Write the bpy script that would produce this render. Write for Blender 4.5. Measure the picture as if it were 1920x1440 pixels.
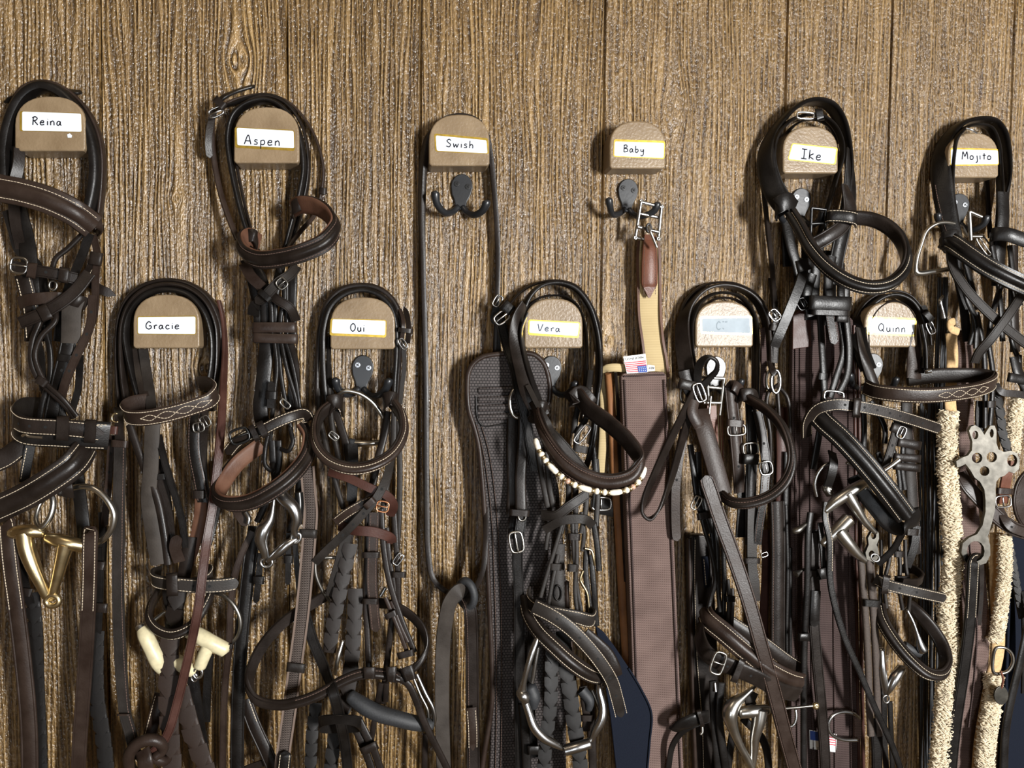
import bpy, bmesh, math, random
import numpy as np
from mathutils import Vector, Matrix
for o in list(bpy.data.objects):
    bpy.data.objects.remove(o, do_unlink=True)
random.seed(7)
SC = bpy.context.scene
COL = SC.collection
# ------------------------------------------------------------------ camera
F_PX, IW, IH = 1400.0, 1920.0, 1440.0
DIST, CAMZ = 1.09, 1.52                      # camera 1.09 m from the wall, 1.52 m above the floor
YAW, PITCH, ROLL = math.radians(7.5), math.radians(-2.4), math.radians(0.55)
cam = bpy.data.objects.new('camera', bpy.data.cameras.new('camera'))
COL.objects.link(cam)
cam.data.sensor_width = 36.0
cam.data.lens = 36.0 * F_PX / IW
cam.data.clip_start = 0.01
RCAM = (Matrix.Rotation(-YAW, 3, 'Z') @ Matrix.Rotation(math.pi / 2 + PITCH, 3, 'X') @ Matrix.Rotation(ROLL, 3, 'Z'))
cam.matrix_world = Matrix.Translation((0, -DIST, CAMZ)) @ RCAM.to_4x4()
SC.camera = cam
# ------------------------------------------------------------------ light
w = bpy.data.worlds.new('room_light'); SC.world = w; w.use_nodes = True
w.node_tree.nodes['Background'].inputs[0].default_value = (1.0, 0.66, 0.36, 1)
w.node_tree.nodes['Background'].inputs[1].default_value = 0.10
def area_light(name, loc, target, sx, sy, power, col):
    l = bpy.data.lights.new(name, 'AREA'); l.shape = 'RECTANGLE'; l.size = sx; l.size_y = sy
    l.energy = power; l.color = col
    o = bpy.data.objects.new(name, l); COL.objects.link(o); o.location = loc
    o.rotation_euler = (Vector(target) - Vector(loc)).to_track_quat('-Z', 'Y').to_euler()
    return o
area_light('window_daylight', (2.08, -3.45, CAMZ - 0.02), (0.0, 0, CAMZ - .1), 0.26, 1.0, 305, (0.985, 0.98, 0.965))
area_light('doorway_daylight', (-0.10, -3.0, 0.90), (0.0, 0, CAMZ - 0.25), 0.42, 0.9, 15, (0.88, 0.94, 1.0))
area_light('ceiling_lamp', (-0.3, -1.0, CAMZ + 1.25), (0.0, 0, CAMZ), 0.5, 0.5, 3.5, (1.0, 0.82, 0.6))
SC.view_settings.view_transform = 'Standard'
SC.view_settings.look = 'None'
SC.view_settings.exposure = 0.05
SC.view_settings.gamma = 1.0
SC.view_settings.use_curve_mapping = False
# ------------------------------------------------------------------ photo frame -> place
RC = np.array(RCAM); CP = np.array((0, -DIST, CAMZ))
CX0, CY0, CS = 0.0, 0.0, 1.0                 # measuring sheet: origin and scale of the close-up in use
def sheet(x0=0, y0=0, s=1.0):
    global CX0, CY0, CS
    CX0, CY0, CS = x0, y0, s
def ray(px, py):
    return RC @ np.array(((px - IW / 2) / F_PX, -(py - IH / 2) / F_PX, -1.0))
TACK, DADD, RAMP = False, 0.0, False          # tack hangs clear of the wall; DADD moves one thing further out
def stand_off(d, py):
    if not TACK: return d
    k = min(1.0, max(0.0, (py - 650) / 90.0)) if RAMP else 1.0
    return d + 16.0 * min(1.0, max(0.0, (d - 20) / 15.0)) + DADD * k
def P(px, py, d):
    """point at d millimetres in front of the wall"""
    px = CX0 + px / CS; py = CY0 + py / CS
    d = stand_off(d, py)
    r = ray(px, py)
    k = (-d / 1000.0 - CP[1]) / r[1]
    return CP + r * k
def mpp(d=30):
    """metres per measured pixel at a distance from the wall"""
    return (DIST - stand_off(d, 800) / 1000.0) / F_PX / CS
# ------------------------------------------------------------------ materials
MAT = {}
def new_mat(name):
    m = bpy.data.materials.new(name); m.use_nodes = True
    MAT[name] = m
    nt = m.node_tree
    return m, nt, nt.nodes['Principled BSDF']
def N(nt, typ, **kw):
    n = nt.nodes.new(typ)
    for k, v in kw.items():
        if k in ('op',): n.operation = v
        else: setattr(n, k, v)
    return n
def math_n(nt, op, a, b=None, c=None):
    n = nt.nodes.new('ShaderNodeMath'); n.operation = op
    for i, v in enumerate((a, b, c)):
        if v is None: continue
        if isinstance(v, (int, float)): n.inputs[i].default_value = v
        else: nt.links.new(v, n.inputs[i])
    return n.outputs[0]
def ramp(nt, fac, stops):
    n = nt.nodes.new('ShaderNodeValToRGB')
    e = n.color_ramp.elements
    while len(e) < len(stops): e.new(0.5)
    for i, (p, c) in enumerate(stops):
        e[i].position = p; e[i].color = (*c, 1)
    nt.links.new(fac, n.inputs[0]); return n.outputs[0]
def leather(name, col, col2, rough=0.42, bump=0.25, scale=420, spec=0.22):
    m, nt, b = new_mat(name)
    tc = N(nt, 'ShaderNodeTexCoord')
    n1 = N(nt, 'ShaderNodeTexNoise'); n1.inputs['Scale'].default_value = 38; n1.inputs['Detail'].default_value = 5
    nt.links.new(tc.outputs['Object'], n1.inputs['Vector'])
    c = ramp(nt, n1.outputs[0], [(0.3, col), (0.72, col2)]); nt.links.new(c, b.inputs['Base Color'])
    n2 = N(nt, 'ShaderNodeTexNoise'); n2.inputs['Scale'].default_value = scale; n2.inputs['Detail'].default_value = 3
    nt.links.new(tc.outputs['Object'], n2.inputs['Vector'])
    r = math_n(nt, 'MULTIPLY_ADD', n1.outputs[0], 0.3, rough - 0.15); nt.links.new(r, b.inputs['Roughness'])
    bp = N(nt, 'ShaderNodeBump'); bp.inputs['Strength'].default_value = bump; bp.inputs['Distance'].default_value = 0.0008
    nt.links.new(n2.outputs[0], bp.inputs['Height']); nt.links.new(bp.outputs[0], b.inputs['Normal'])
    b.inputs['Specular IOR Level'].default_value = spec
    return m
leather('leather_black', (0.0042, 0.0035, 0.0031), (0.0098, 0.0084, 0.0077), 0.36)
leather('leather_dark', (0.0075, 0.0053, 0.0042), (0.0165, 0.0119, 0.0097), 0.38)
leather('leather_brown', (0.0152, 0.0090, 0.0066), (0.0312, 0.0204, 0.0156), 0.4)
leather('leather_red', (0.034, 0.0135, 0.010), (0.060, 0.026, 0.0195), 0.40)
leather('suede_grey', (0.0238, 0.0191, 0.0157), (0.0476, 0.0399, 0.0340), 0.62)
leather('leather_grey', (0.0101, 0.0081, 0.0068), (0.0216, 0.0176, 0.0151), 0.5)
leather('leather_lining', (0.075, 0.034, 0.021), (0.125, 0.062, 0.038), 0.5)
leather('leather_tan', (0.15, 0.062, 0.022), (0.25, 0.11, 0.042), 0.60)
leather('leather_chestnut', (0.085, 0.030, 0.017), (0.14, 0.055, 0.032), 0.38)
def plain(name, col, rough=0.5, metal=0.0, spec=0.5, bump=None, bs=200, var=0.0):
    m, nt, b = new_mat(name)
    b.inputs['Base Color'].default_value = (*col, 1); b.inputs['Roughness'].default_value = rough
    b.inputs['Metallic'].default_value = metal; b.inputs['Specular IOR Level'].default_value = spec
    if bump or var:
        tc = N(nt, 'ShaderNodeTexCoord')
        n = N(nt, 'ShaderNodeTexNoise'); n.inputs['Scale'].default_value = bs; n.inputs['Detail'].default_value = 4
        nt.links.new(tc.outputs['Object'], n.inputs['Vector'])
        if bump:
            bp = N(nt, 'ShaderNodeBump'); bp.inputs['Strength'].default_value = bump; bp.inputs['Distance'].default_value = 0.001
            nt.links.new(n.outputs[0], bp.inputs['Height']); nt.links.new(bp.outputs[0], b.inputs['Normal'])
        if var:
            lo = tuple(c * (1 - var) for c in col); hi = tuple(min(1, c * (1 + var)) for c in col)
            nt.links.new(ramp(nt, n.outputs[0], [(0.3, lo), (0.7, hi)]), b.inputs['Base Color'])
    return m
plain('steel', (0.42, 0.42, 0.42), 0.26, 1.0, var=0.12, bs=60)
plain('steel_worn', (0.24, 0.23, 0.21), 0.34, 1.0, var=0.3, bs=90)
plain('nickel', (0.50, 0.49, 0.46), 0.28, 1.0, var=0.2, bs=70)
plain('brass', (0.60, 0.49, 0.29), 0.30, 1.0, var=0.25, bs=60)
plain('plate_steel', (0.065, 0.061, 0.053), 0.42, 1.0, var=0.3, bs=90, bump=0.12)
plain('edge_beige', (0.13, 0.092, 0.072), 0.75)
plain('hook_black', (0.012, 0.013, 0.015), 0.34, 0.0, bump=0.06, bs=300)
plain('screw_zinc', (0.45, 0.47, 0.50), 0.3, 1.0)
plain('screw_black', (0.03, 0.03, 0.03), 0.35, 0.6)
plain('thread_cream', (0.55, 0.46, 0.34), 0.8)
plain('thread_dark', (0.10, 0.06, 0.045), 0.8)
plain('hole_black', (0.003, 0.003, 0.003), 0.9)
plain('label_white', (0.60, 0.645, 0.71), 0.6, spec=.2, bump=0.03, bs=60)
plain('label_glare', (0.30, 0.35, 0.39), 0.6, spec=.2, bump=0.05, bs=60, var=0.1)  # white label under glare: the glare is put into the face colour
plain('label_gold', (0.62, 0.42, 0.07), 0.3, 0.8, var=0.25, bs=150)
plain('ink_black', (0.012, 0.012, 0.016), 0.6, spec=.1)
plain('ink_grey', (0.07, 0.08, 0.10), 0.6, spec=.1)
plain('ink_glare', (0.20, 0.24, 0.27), 0.6, spec=.1)  # pen strokes on that label, paled in the colour to imitate glare
plain('tag_white', (0.82, 0.82, 0.80), 0.8)
plain('tag_red', (0.50, 0.03, 0.05), 0.8)
plain('tag_blue', (0.03, 0.07, 0.28), 0.8)
plain('tag_ink', (0.10, 0.13, 0.24), 0.8)
plain('rubber_black', (0.016, 0.017, 0.019), 0.62, bump=0.15, bs=500, var=0.3)
plain('rubber_cream', (0.56, 0.50, 0.32), 0.42, bump=0.12, bs=120, var=0.15)
plain('navy_cloth', (0.0065, 0.0085, 0.015), 0.8, spec=.08, bump=0.25, bs=1200, var=0.2)
plain('rubber_brown', (0.040, 0.027, 0.020), 0.7, bump=0.3, bs=400, var=.3)
plain('fleece_cream', (0.64, 0.55, 0.40), 0.9, var=0.15, bs=60)
plain('fleece_skin', (0.50, 0.33, 0.16), 0.9, bump=0.3, bs=300, var=0.2)
plain('pearl', (0.80, 0.74, 0.62), 0.18, 0.0, var=0.1)
plain('bead_rose', (0.62, 0.40, 0.30), 0.2, 0.3)
plain('copper', (0.60, 0.28, 0.14), 0.3, 1.0)
plain('curb_black', (0.03, 0.03, 0.03), 0.25, 0.8)
def webbing(name, col, col2, sx, sz, bump=0.8, rough=0.75):
    m, nt, b = new_mat(name)
    tc = N(nt, 'ShaderNodeTexCoord'); sp = N(nt, 'ShaderNodeSeparateXYZ')
    nt.links.new(tc.outputs['Object'], sp.inputs[0])
    a = math_n(nt, 'SINE', math_n(nt, 'MULTIPLY', sp.outputs[0], sx))
    c = math_n(nt, 'SINE', math_n(nt, 'MULTIPLY', sp.outputs[2], sz))
    h = math_n(nt, 'MULTIPLY_ADD', math_n(nt, 'MULTIPLY', a, c), 0.25, math_n(nt, 'MULTIPLY_ADD', c, 0.25, 0.5))
    n = N(nt, 'ShaderNodeTexNoise'); n.inputs['Scale'].default_value = 25; n.inputs['Detail'].default_value = 6
    nt.links.new(tc.outputs['Object'], n.inputs['Vector'])
    f = math_n(nt, 'ADD', math_n(nt, 'MULTIPLY', h, 0.6), math_n(nt, 'MULTIPLY', n.outputs[0], 0.42))
    nt.links.new(ramp(nt, f, [(0.25, col), (0.8, col2)]), b.inputs['Base Color'])
    b.inputs['Roughness'].default_value = rough; b.inputs['Specular IOR Level'].default_value = 0.15
    bp = N(nt, 'ShaderNodeBump'); bp.inputs['Strength'].default_value = bump; bp.inputs['Distance'].default_value = 0.0009
    nt.links.new(h, bp.inputs['Height']); nt.links.new(bp.outputs[0], b.inputs['Normal'])
    return m
webbing('web_brown', (0.060, 0.038, 0.032), (0.185, 0.128, 0.112), 1900, 2400)
webbing('web_dark', (0.022, 0.014, 0.013), (0.075, 0.050, 0.046), 2600, 2200)
webbing('web_cream', (0.33, 0.25, 0.125), (0.50, 0.395, 0.22), 3800, 2600, 0.2)
webbing('web_grip', (0.020, 0.015, 0.013), (0.095, 0.075, 0.065), 1900, 1900, 1.0, 0.6)
def girth_fabric():
    m, nt, b = new_mat('web_girth_pad')
    tc = N(nt, 'ShaderNodeTexCoord'); sp = N(nt, 'ShaderNodeSeparateXYZ'); cv = N(nt, 'ShaderNodeCombineXYZ')
    nt.links.new(tc.outputs['Object'], sp.inputs[0]); nt.links.new(sp.outputs[0], cv.inputs[0]); nt.links.new(sp.outputs[2], cv.inputs[1])
    br = N(nt, 'ShaderNodeTexBrick'); br.inputs['Scale'].default_value = 1.0
    br.inputs['Brick Width'].default_value = 0.0046; br.inputs['Row Height'].default_value = 0.0040; br.inputs['Mortar Size'].default_value = 0.00055; br.inputs['Mortar Smooth'].default_value = 0.6
    br.inputs['Color1'].default_value = (0.042, 0.034, 0.032, 1); br.inputs['Color2'].default_value = (0.058, 0.048, 0.046, 1); br.inputs['Mortar'].default_value = (0.004, 0.003, 0.003, 1)
    nt.links.new(cv.outputs[0], br.inputs['Vector']); nt.links.new(br.outputs['Color'], b.inputs['Base Color'])
    bp = N(nt, 'ShaderNodeBump'); bp.inputs['Strength'].default_value = 0.8; bp.inputs['Distance'].default_value = 0.0008; bp.invert = True
    nt.links.new(br.outputs['Fac'], bp.inputs['Height']); nt.links.new(bp.outputs[0], b.inputs['Normal'])
    b.inputs['Roughness'].default_value = 0.55; b.inputs['Specular IOR Level'].default_value = 0.25
girth_fabric()
# wood of the panelled wall
def wall_wood():
    m, nt, b = new_mat('wall_wood')
    L = nt.links.new
    tc = N(nt, 'ShaderNodeTexCoord'); sp = N(nt, 'ShaderNodeSeparateXYZ'); L(tc.outputs['Object'], sp.inputs[0])
    X, Z = sp.outputs[0], sp.outputs[2]
    oi = N(nt, 'ShaderNodeObjectInfo'); rnd = oi.outputs['Random']
    def noise(xs, zs, detail, off=0.0, rough=0.5):
        cv = N(nt, 'ShaderNodeCombineXYZ')
        L(math_n(nt, 'MULTIPLY', X, xs), cv.inputs[0]); L(math_n(nt, 'MULTIPLY', Z, zs), cv.inputs[2])
        L(math_n(nt, 'MULTIPLY_ADD', rnd, 37.0, off), cv.inputs[1])
        n = N(nt, 'ShaderNodeTexNoise'); n.inputs['Scale'].default_value = 1; n.inputs['Detail'].default_value = detail
        n.inputs['Roughness'].default_value = rough
        L(cv.outputs[0], n.inputs['Vector']); return n.outputs[0]
    # grain lines bend: slow drift plus flow around knots
    drift = math_n(nt, 'MULTIPLY_ADD', noise(6, 1.6, 2, 3.1), 0.034, -0.017)
    U = math_n(nt, 'ADD', X, drift)
    kn = None
    for (px, py, R, st) in KNOTS:
        q = P(px, py, 0)
        dx = math_n(nt, 'SUBTRACT', X, float(q[0])); dz = math_n(nt, 'MULTIPLY', math_n(nt, 'SUBTRACT', Z, float(q[2])), st)
        r2 = math_n(nt, 'ADD', math_n(nt, 'MULTIPLY', dx, dx), math_n(nt, 'MULTIPLY', dz, dz))
        g = math_n(nt, 'DIVIDE', R * R, math_n(nt, 'ADD', r2, R * R * 0.35))
        U = math_n(nt, 'SUBTRACT', U, math_n(nt, 'MULTIPLY', dx, g))
    def line_noise(us, zs, detail, off, rough=0.5):
        cv = N(nt, 'ShaderNodeCombineXYZ')
        L(math_n(nt, 'MULTIPLY', U, us), cv.inputs[0]); L(math_n(nt, 'MULTIPLY', Z, zs), cv.inputs[2])
        L(math_n(nt, 'MULTIPLY_ADD', rnd, 53.0, off), cv.inputs[1])
        n = N(nt, 'ShaderNodeTexNoise'); n.inputs['Scale'].default_value = 1; n.inputs['Detail'].default_value = detail
        n.inputs['Roughness'].default_value = rough
        L(cv.outputs[0], n.inputs['Vector']); return n.outputs[0]
    bend = line_noise(34, 2.4, 2, 1.0)           # growth rings: ridges a few millimetres apart that wander
    ph = math_n(nt, 'ADD', math_n(nt, 'MULTIPLY', U, 880.0), math_n(nt, 'MULTIPLY', bend, 30.0))
    g1 = math_n(nt, 'MULTIPLY_ADD', math_n(nt, 'SINE', ph), 0.5, 0.5)
    amp = line_noise(70, 6, 2, 14.0)
    g1 = math_n(nt, 'MULTIPLY', g1, math_n(nt, 'MULTIPLY_ADD', amp, 1.5, -0.2))
    g2 = line_noise(420, 14, 3, 9.0)             # fibres
    g3 = noise(400, 190, 3, 5.0)                 # rough sawn fuzz
    patch = noise(7, 3, 3, 20.0)
    at = N(nt, 'ShaderNodeAttribute'); at.attribute_type = 'OBJECT'; at.attribute_name = 'saw_fuzz'; fz = at.outputs['Fac']
    g4 = noise(260, 230, 4, 31.0, 0.6)           # torn grain of the rougher planks
    w1 = math_n(nt, 'MULTIPLY_ADD', fz, -0.24, 0.34); w2 = math_n(nt, 'MULTIPLY_ADD', fz, -0.20, 0.46); w4 = math_n(nt, 'MULTIPLY', fz, 0.36)
    h = math_n(nt, 'ADD', math_n(nt, 'MULTIPLY', g1, w1), math_n(nt, 'MULTIPLY', g2, w2))
    h = math_n(nt, 'ADD', h, math_n(nt, 'MULTIPLY', g3, 0.30))
    h = math_n(nt, 'ADD', h, math_n(nt, 'MULTIPLY', g4, w4))
    col = ramp(nt, h, [(0.34, (0.040, 0.021, 0.007)), (0.46, (0.137, 0.082, 0.030)), (0.59, (0.268, 0.173, 0.073)), (0.76, (0.378, 0.258, 0.118))])
    mx = N(nt, 'ShaderNodeMix', data_type='RGBA', blend_type='MULTIPLY'); mx.inputs[0].default_value = 1
    L(col, mx.inputs[6]); L(ramp(nt, patch, [(0.3, (0.78, 0.76, 0.74)), (0.7, (1.08, 1.06, 1.02))]), mx.inputs[7])
    L(mx.outputs[2], b.inputs['Base Color'])
    L(math_n(nt, 'MULTIPLY_ADD', g2, 0.20, 0.14), b.inputs['Roughness'])
    b.inputs['Specular IOR Level'].default_value = 0.9
    b.inputs['Coat Weight'].default_value = 0.3; b.inputs['Coat Roughness'].default_value = 0.2
    bp = N(nt, 'ShaderNodeBump'); bp.inputs['Strength'].default_value = 1.0; bp.inputs['Distance'].default_value = 0.0080
    L(h, bp.inputs['Height']); L(bp.outputs[0], b.inputs['Normal']); L(bp.outputs[0], b.inputs['Coat Normal'])
KNOTS = [(447, 112, 0.014, 0.6), (330, 372, 0.006, 0.8), (1768, 182, 0.007, 0.9), (1262, 205, 0.014, 0.5), (384, 690, 0.010, 0.7), (1140, 640, 0.008, 0.6)]
wall_wood()
def block_wood():
    m, nt, b = new_mat('block_paint')
    tc = N(nt, 'ShaderNodeTexCoord')
    n = N(nt, 'ShaderNodeTexNoise'); n.inputs['Scale'].default_value = 30; n.inputs['Detail'].default_value = 6
    nt.links.new(tc.outputs['Object'], n.inputs['Vector'])
    nt.links.new(ramp(nt, n.outputs[0], [(0.3, (0.165, 0.115, 0.066)), (0.7, (0.235, 0.172, 0.105))]), b.inputs['Base Color'])
    v = N(nt, 'ShaderNodeTexNoise'); v.inputs['Scale'].default_value = 260; v.inputs['Detail'].default_value = 3
    nt.links.new(tc.outputs['Object'], v.inputs['Vector'])
    bp = N(nt, 'ShaderNodeBump'); bp.inputs['Strength'].default_value = 0.4; bp.inputs['Distance'].default_value = 0.0014
    nt.links.new(v.outputs[0], bp.inputs['Height']); nt.links.new(bp.outputs[0], b.inputs['Normal'])
    b.inputs['Roughness'].default_value = 0.36; b.inputs['Specular IOR Level'].default_value = 0.4
block_wood()
# ------------------------------------------------------------------ builders
def tag(o, label=None, cat=None, group=None, kind=None):
    if label: o['label'] = label
    if cat: o['category'] = cat
    if group: o['group'] = group
    if kind: o['kind'] = kind
    return o
def thing(name, label, cat, at, group=None):
    o = bpy.data.objects.new(name, None); COL.objects.link(o); o.empty_display_size = 0.02
    o.location = Vector(P(*at)); return tag(o, label, cat, group)
def link(name, me, mat, parent=None, smooth=True, angle=50):
    me.materials.append(MAT[mat])
    me.polygons.foreach_set('use_smooth', [smooth] * len(me.polygons))
    if smooth: me.set_sharp_from_angle(angle=math.radians(angle))
    o = bpy.data.objects.new(name, me); COL.objects.link(o)
    if parent is not None:
        o.parent = parent
        p = parent; off = Vector()
        while p is not None:
            off += p.location; p = p.parent
        o.location = -off
    return o
def mesh_of(name, V, Fs):
    me = bpy.data.meshes.new(name)
    me.from_pydata([tuple(v) for v in V], [], Fs)
    bm = bmesh.new(); bm.from_mesh(me); bmesh.ops.recalc_face_normals(bm, faces=bm.faces); bm.to_mesh(me); bm.free()
    return me
def spline(C, closed=False, step=0.0036):
    """centripetal Catmull-Rom through rows of C (first three columns are the position)"""
    C = np.asarray(C, float); n = len(C)
    if n == 2 and not closed:
        L = np.linalg.norm(C[1, :3] - C[0, :3]); k = max(2, int(L / step) + 1)
        return np.array([C[0] + (C[1] - C[0]) * i / (k - 1) for i in range(k)])
    if closed: E = np.vstack([C[-1], C, C[0], C[1]])
    else: E = np.vstack([2 * C[0] - C[1], C, 2 * C[-1] - C[-2]])
    out = []
    for i in range(1, len(E) - 2):
        p0, p1, p2, p3 = E[i - 1], E[i], E[i + 1], E[i + 2]
        t = [0.0]
        for a, b in ((p0, p1), (p1, p2), (p2, p3)):
            t.append(t[-1] + max(1e-5, np.linalg.norm(b[:3] - a[:3])) ** 0.5)
        k = max(2, int(np.linalg.norm(p2[:3] - p1[:3]) / step) + 1)
        for j in range(k):
            u = t[1] + (t[2] - t[1]) * j / k
            A1 = (t[1] - u) / (t[1] - t[0]) * p0 + (u - t[0]) / (t[1] - t[0]) * p1
            A2 = (t[2] - u) / (t[2] - t[1]) * p1 + (u - t[1]) / (t[2] - t[1]) * p2
            A3 = (t[3] - u) / (t[3] - t[2]) * p2 + (u - t[2]) / (t[3] - t[2]) * p3
            B1 = (t[2] - u) / (t[2] - t[0]) * A1 + (u - t[0]) / (t[2] - t[0]) * A2
            B2 = (t[3] - u) / (t[3] - t[1]) * A2 + (u - t[1]) / (t[3] - t[1]) * A3
            out.append((t[2] - u) / (t[2] - t[1]) * B1 + (u - t[1]) / (t[2] - t[1]) * B2)
    if not closed: out.append(E[-2])
    return np.array(out)
PROF = {
 'flat': [(-.5, -.25), (-.5, .25), (-.46, .5), (.46, .5), (.5, .25), (.5, -.25), (.46, -.5), (-.46, -.5)],
 'crease': [(-.5, -.25), (-.5, .25), (-.46, .5), (-.39, .5), (-.36, .30), (-.33, .5), (.33, .5), (.36, .30), (.39, .5), (.46, .5), (.5, .25), (.5, -.25), (.46, -.5), (-.46, -.5)],
 'raised': [(-.5, -.3), (-.5, .1), (-.47, .28), (-.27, .30), (-.22, .75), (-.11, 1.15), (0, 1.25), (.11, 1.15), (.22, .75), (.27, .30), (.47, .28), (.5, .1), (.5, -.3), (.45, -.5), (-.45, -.5)],
 'soft': [(-.5, -.1), (-.47, .22), (-.33, .43), (-.15, .5), (.15, .5), (.33, .43), (.47, .22), (.5, -.1), (.44, -.4), (.25, -.5), (-.25, -.5), (-.44, -.4)],
 'round': [(.5 * math.cos(a * math.pi / 5), .5 * math.sin(a * math.pi / 5)) for a in range(10)],
}
def frames(S, up=None, flip=1, closed=False, angles=True):
    p = S[:, :3]
    if closed: T = np.roll(p, -1, 0) - np.roll(p, 1, 0)
    else: T = np.gradient(p, axis=0)
    T /= np.linalg.norm(T, axis=1)[:, None] + 1e-12
    if up is not None:
        u = np.array(up, float); u /= np.linalg.norm(u)
        W = u - (T @ u)[:, None] * T
        W /= np.linalg.norm(W, axis=1)[:, None] + 1e-12
        Nn = np.cross(T, W)
        i = int(np.argmin(p[:, 1]))          # outer face looks into the room where the band stands furthest out
        Nn = Nn * (1 if Nn[i, 1] < 0 else -1)
    else:
        n0 = np.array((0, -1.0, 0))
        N0 = n0 - (T @ n0)[:, None] * T
        N0 /= np.linalg.norm(N0, axis=1)[:, None] + 1e-9
        B0 = np.cross(T, N0)
        a = np.radians(S[:, 3])[:, None] if S.shape[1] > 3 and angles else np.zeros((len(S), 1))
        W = np.cos(a) * B0 + np.sin(a) * N0
        Nn = np.cross(W, T) * 1.0
        W = -W if False else W
    return T, W, Nn
def ctrl(pts):
    C = []
    for q in pts:
        d = q[2]; C.append([*P(q[0], q[1], d), q[3] if len(q) > 3 else 0.0])
    return np.array(C)
def sub_stitch(parent, S, W, Nn, w, t, us, mat='thread_cream', gap=1.35, v=0.5, ln=0.0028):
    V = []; Fs = []
    p = S[:, :3]
    seg = np.r_[0, np.cumsum(np.linalg.norm(np.diff(p, axis=0), axis=1))]
    L = seg[-1]; n = int(L / (ln * gap))
    for u in us:
        for i in range(1, n - 1):
            s0 = L * i / n; s1 = s0 + ln
            if s1 > L: break
            if callable(u) and u(s0 / L) is None or callable(u) and u(s1 / L) is None: continue
            ends = []
            for s in (s0, s1):
                c = np.array([np.interp(s, seg, p[:, k]) for k in range(3)])
                ww = np.array([np.interp(s, seg, W[:, k]) for k in range(3)]); nn = np.array([np.interp(s, seg, Nn[:, k]) for k in range(3)])
                c = c + ww * (u(s / L) if callable(u) else u) * w + nn * (v * t + 0.00015)
                ends.append((c, ww, nn))
            b = len(V); hw = 0.00045
            for (c, ww, nn) in ends:
                V += [c - ww * hw, c + ww * hw, c + ww * hw * .6 + nn * 0.0005, c - ww * hw * .6 + nn * 0.0005]
            Fs += [(b, b + 1, b + 2, b + 3), (b + 4, b + 7, b + 6, b + 5), (b + 1, b + 5, b + 6, b + 2), (b + 2, b + 6, b + 7, b + 3), (b + 3, b + 7, b + 4, b)]
    if V:
        me = bpy.data.meshes.new('stitching'); me.from_pydata([tuple(v) for v in V], [], Fs)
        link('stitching', me, mat, parent, smooth=False)
def S(parent, name, pts, w, mat='leather_dark', t=4.0, prof='flat', up=None, flip=1, tip=None, tip0=None, stitch=None, smat='thread_cream',
      holes=None, closed=False, step=0.0036, lift=0.0, lining=None, wvar=None, label=None, sv=None):
    """leather strap: flat band of width w (measured px) and thickness t (px) along pts (x, y, mm from wall, turn in degrees)"""
    C = ctrl(pts); dm = float(np.mean([q[2] for q in pts])); k = mpp(dm)
    W_ = w * k; T_ = t * mpp(dm) * CS
    Sx = spline(C, closed, step)
    T, W, Nn = frames(Sx, up, flip, closed)
    if lift: Sx = Sx.copy(); Sx[:, :3] += Nn * lift / 1000.0
    pr = np.array(PROF[prof]); m = len(pr); n = len(Sx)
    seg = np.r_[0, np.cumsum(np.linalg.norm(np.diff(Sx[:, :3], axis=0), axis=1))]; L = seg[-1]
    sc = np.ones(n)
    if wvar is not None:
        sc = np.interp(seg / L, np.linspace(0, 1, len(wvar)), wvar)
    for (tp, dist) in ((tip, L - seg), (tip0, seg)):
        if tp == 'round':
            q = np.clip(dist / (W_ * .5), 0, 1); sc = sc * np.sqrt(np.clip(1 - (1 - q) ** 2, 0.02, 1))
        elif tp == 'point':
            q = np.clip(dist / (W_ * .8), 0, 1); sc = sc * np.clip(0.12 + .88 * q, 0, 1)
    V = (Sx[:, None, :3] + W[:, None, :] * (pr[None, :, 0, None] * W_ * sc[:, None, None]) + Nn[:, None, :] * (pr[None, :, 1, None] * T_)).reshape(-1, 3)
    Fs = []
    for i in range(n - 1 if not closed else n):
        j = (i + 1) % n
        for q in range(m):
            r = (q + 1) % m
            Fs.append((i * m + q, i * m + r, j * m + r, j * m + q))
    if not closed:
        Fs.append(tuple(range(m))); Fs.append(tuple(range((n - 1) * m, n * m)))
    o = link(name, mesh_of(name, V, Fs), mat, parent)
    if label: o['label'] = label
    if stitch: sub_stitch(o, Sx, W, Nn, W_, T_, stitch, smat, v=sv if sv is not None else (0.28 if prof == 'raised' else 0.5))
    if holes:
        for hfr in holes:
            q_ = hfr * L
            g = lambda A: np.array([np.interp(q_, seg, A[:, q]) for q in range(3)])
            c = g(Sx[:, :3]) + g(Nn) * (0.5 * T_ + 0.0002); ww, tt = g(W), g(T); r = 0.0019
            hv = [c + ww * r * math.cos(a * math.pi / 4) + tt * r * 1.1 * math.sin(a * math.pi / 4) for a in range(8)]
            link('punch_hole', mesh_of('punch_hole', hv, [tuple(range(8))]), 'hole_black', o, smooth=False)
    if lining:
        pr2 = np.array(PROF['soft']); off = -T_ * 0.75
        V2 = (Sx[:, None, :3] + W[:, None, :] * (pr2[None, :, 0, None] * W_ * 1.02 * sc[:, None, None]) + Nn[:, None, :] * (pr2[None, :, 1, None] * T_ * 1.1 + off)).reshape(-1, 3)
        m2 = len(pr2); F2 = []
        for i in range(n - 1):
            for q in range(m2):
                r = (q + 1) % m2; F2.append((i * m2 + q, i * m2 + r, (i + 1) * m2 + r, (i + 1) * m2 + q))
        F2 += [tuple(range(m2)), tuple(range((n - 1) * m2, n * m2))]
        link('padding', mesh_of('padding', V2, F2), lining, o)
    return o
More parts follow.
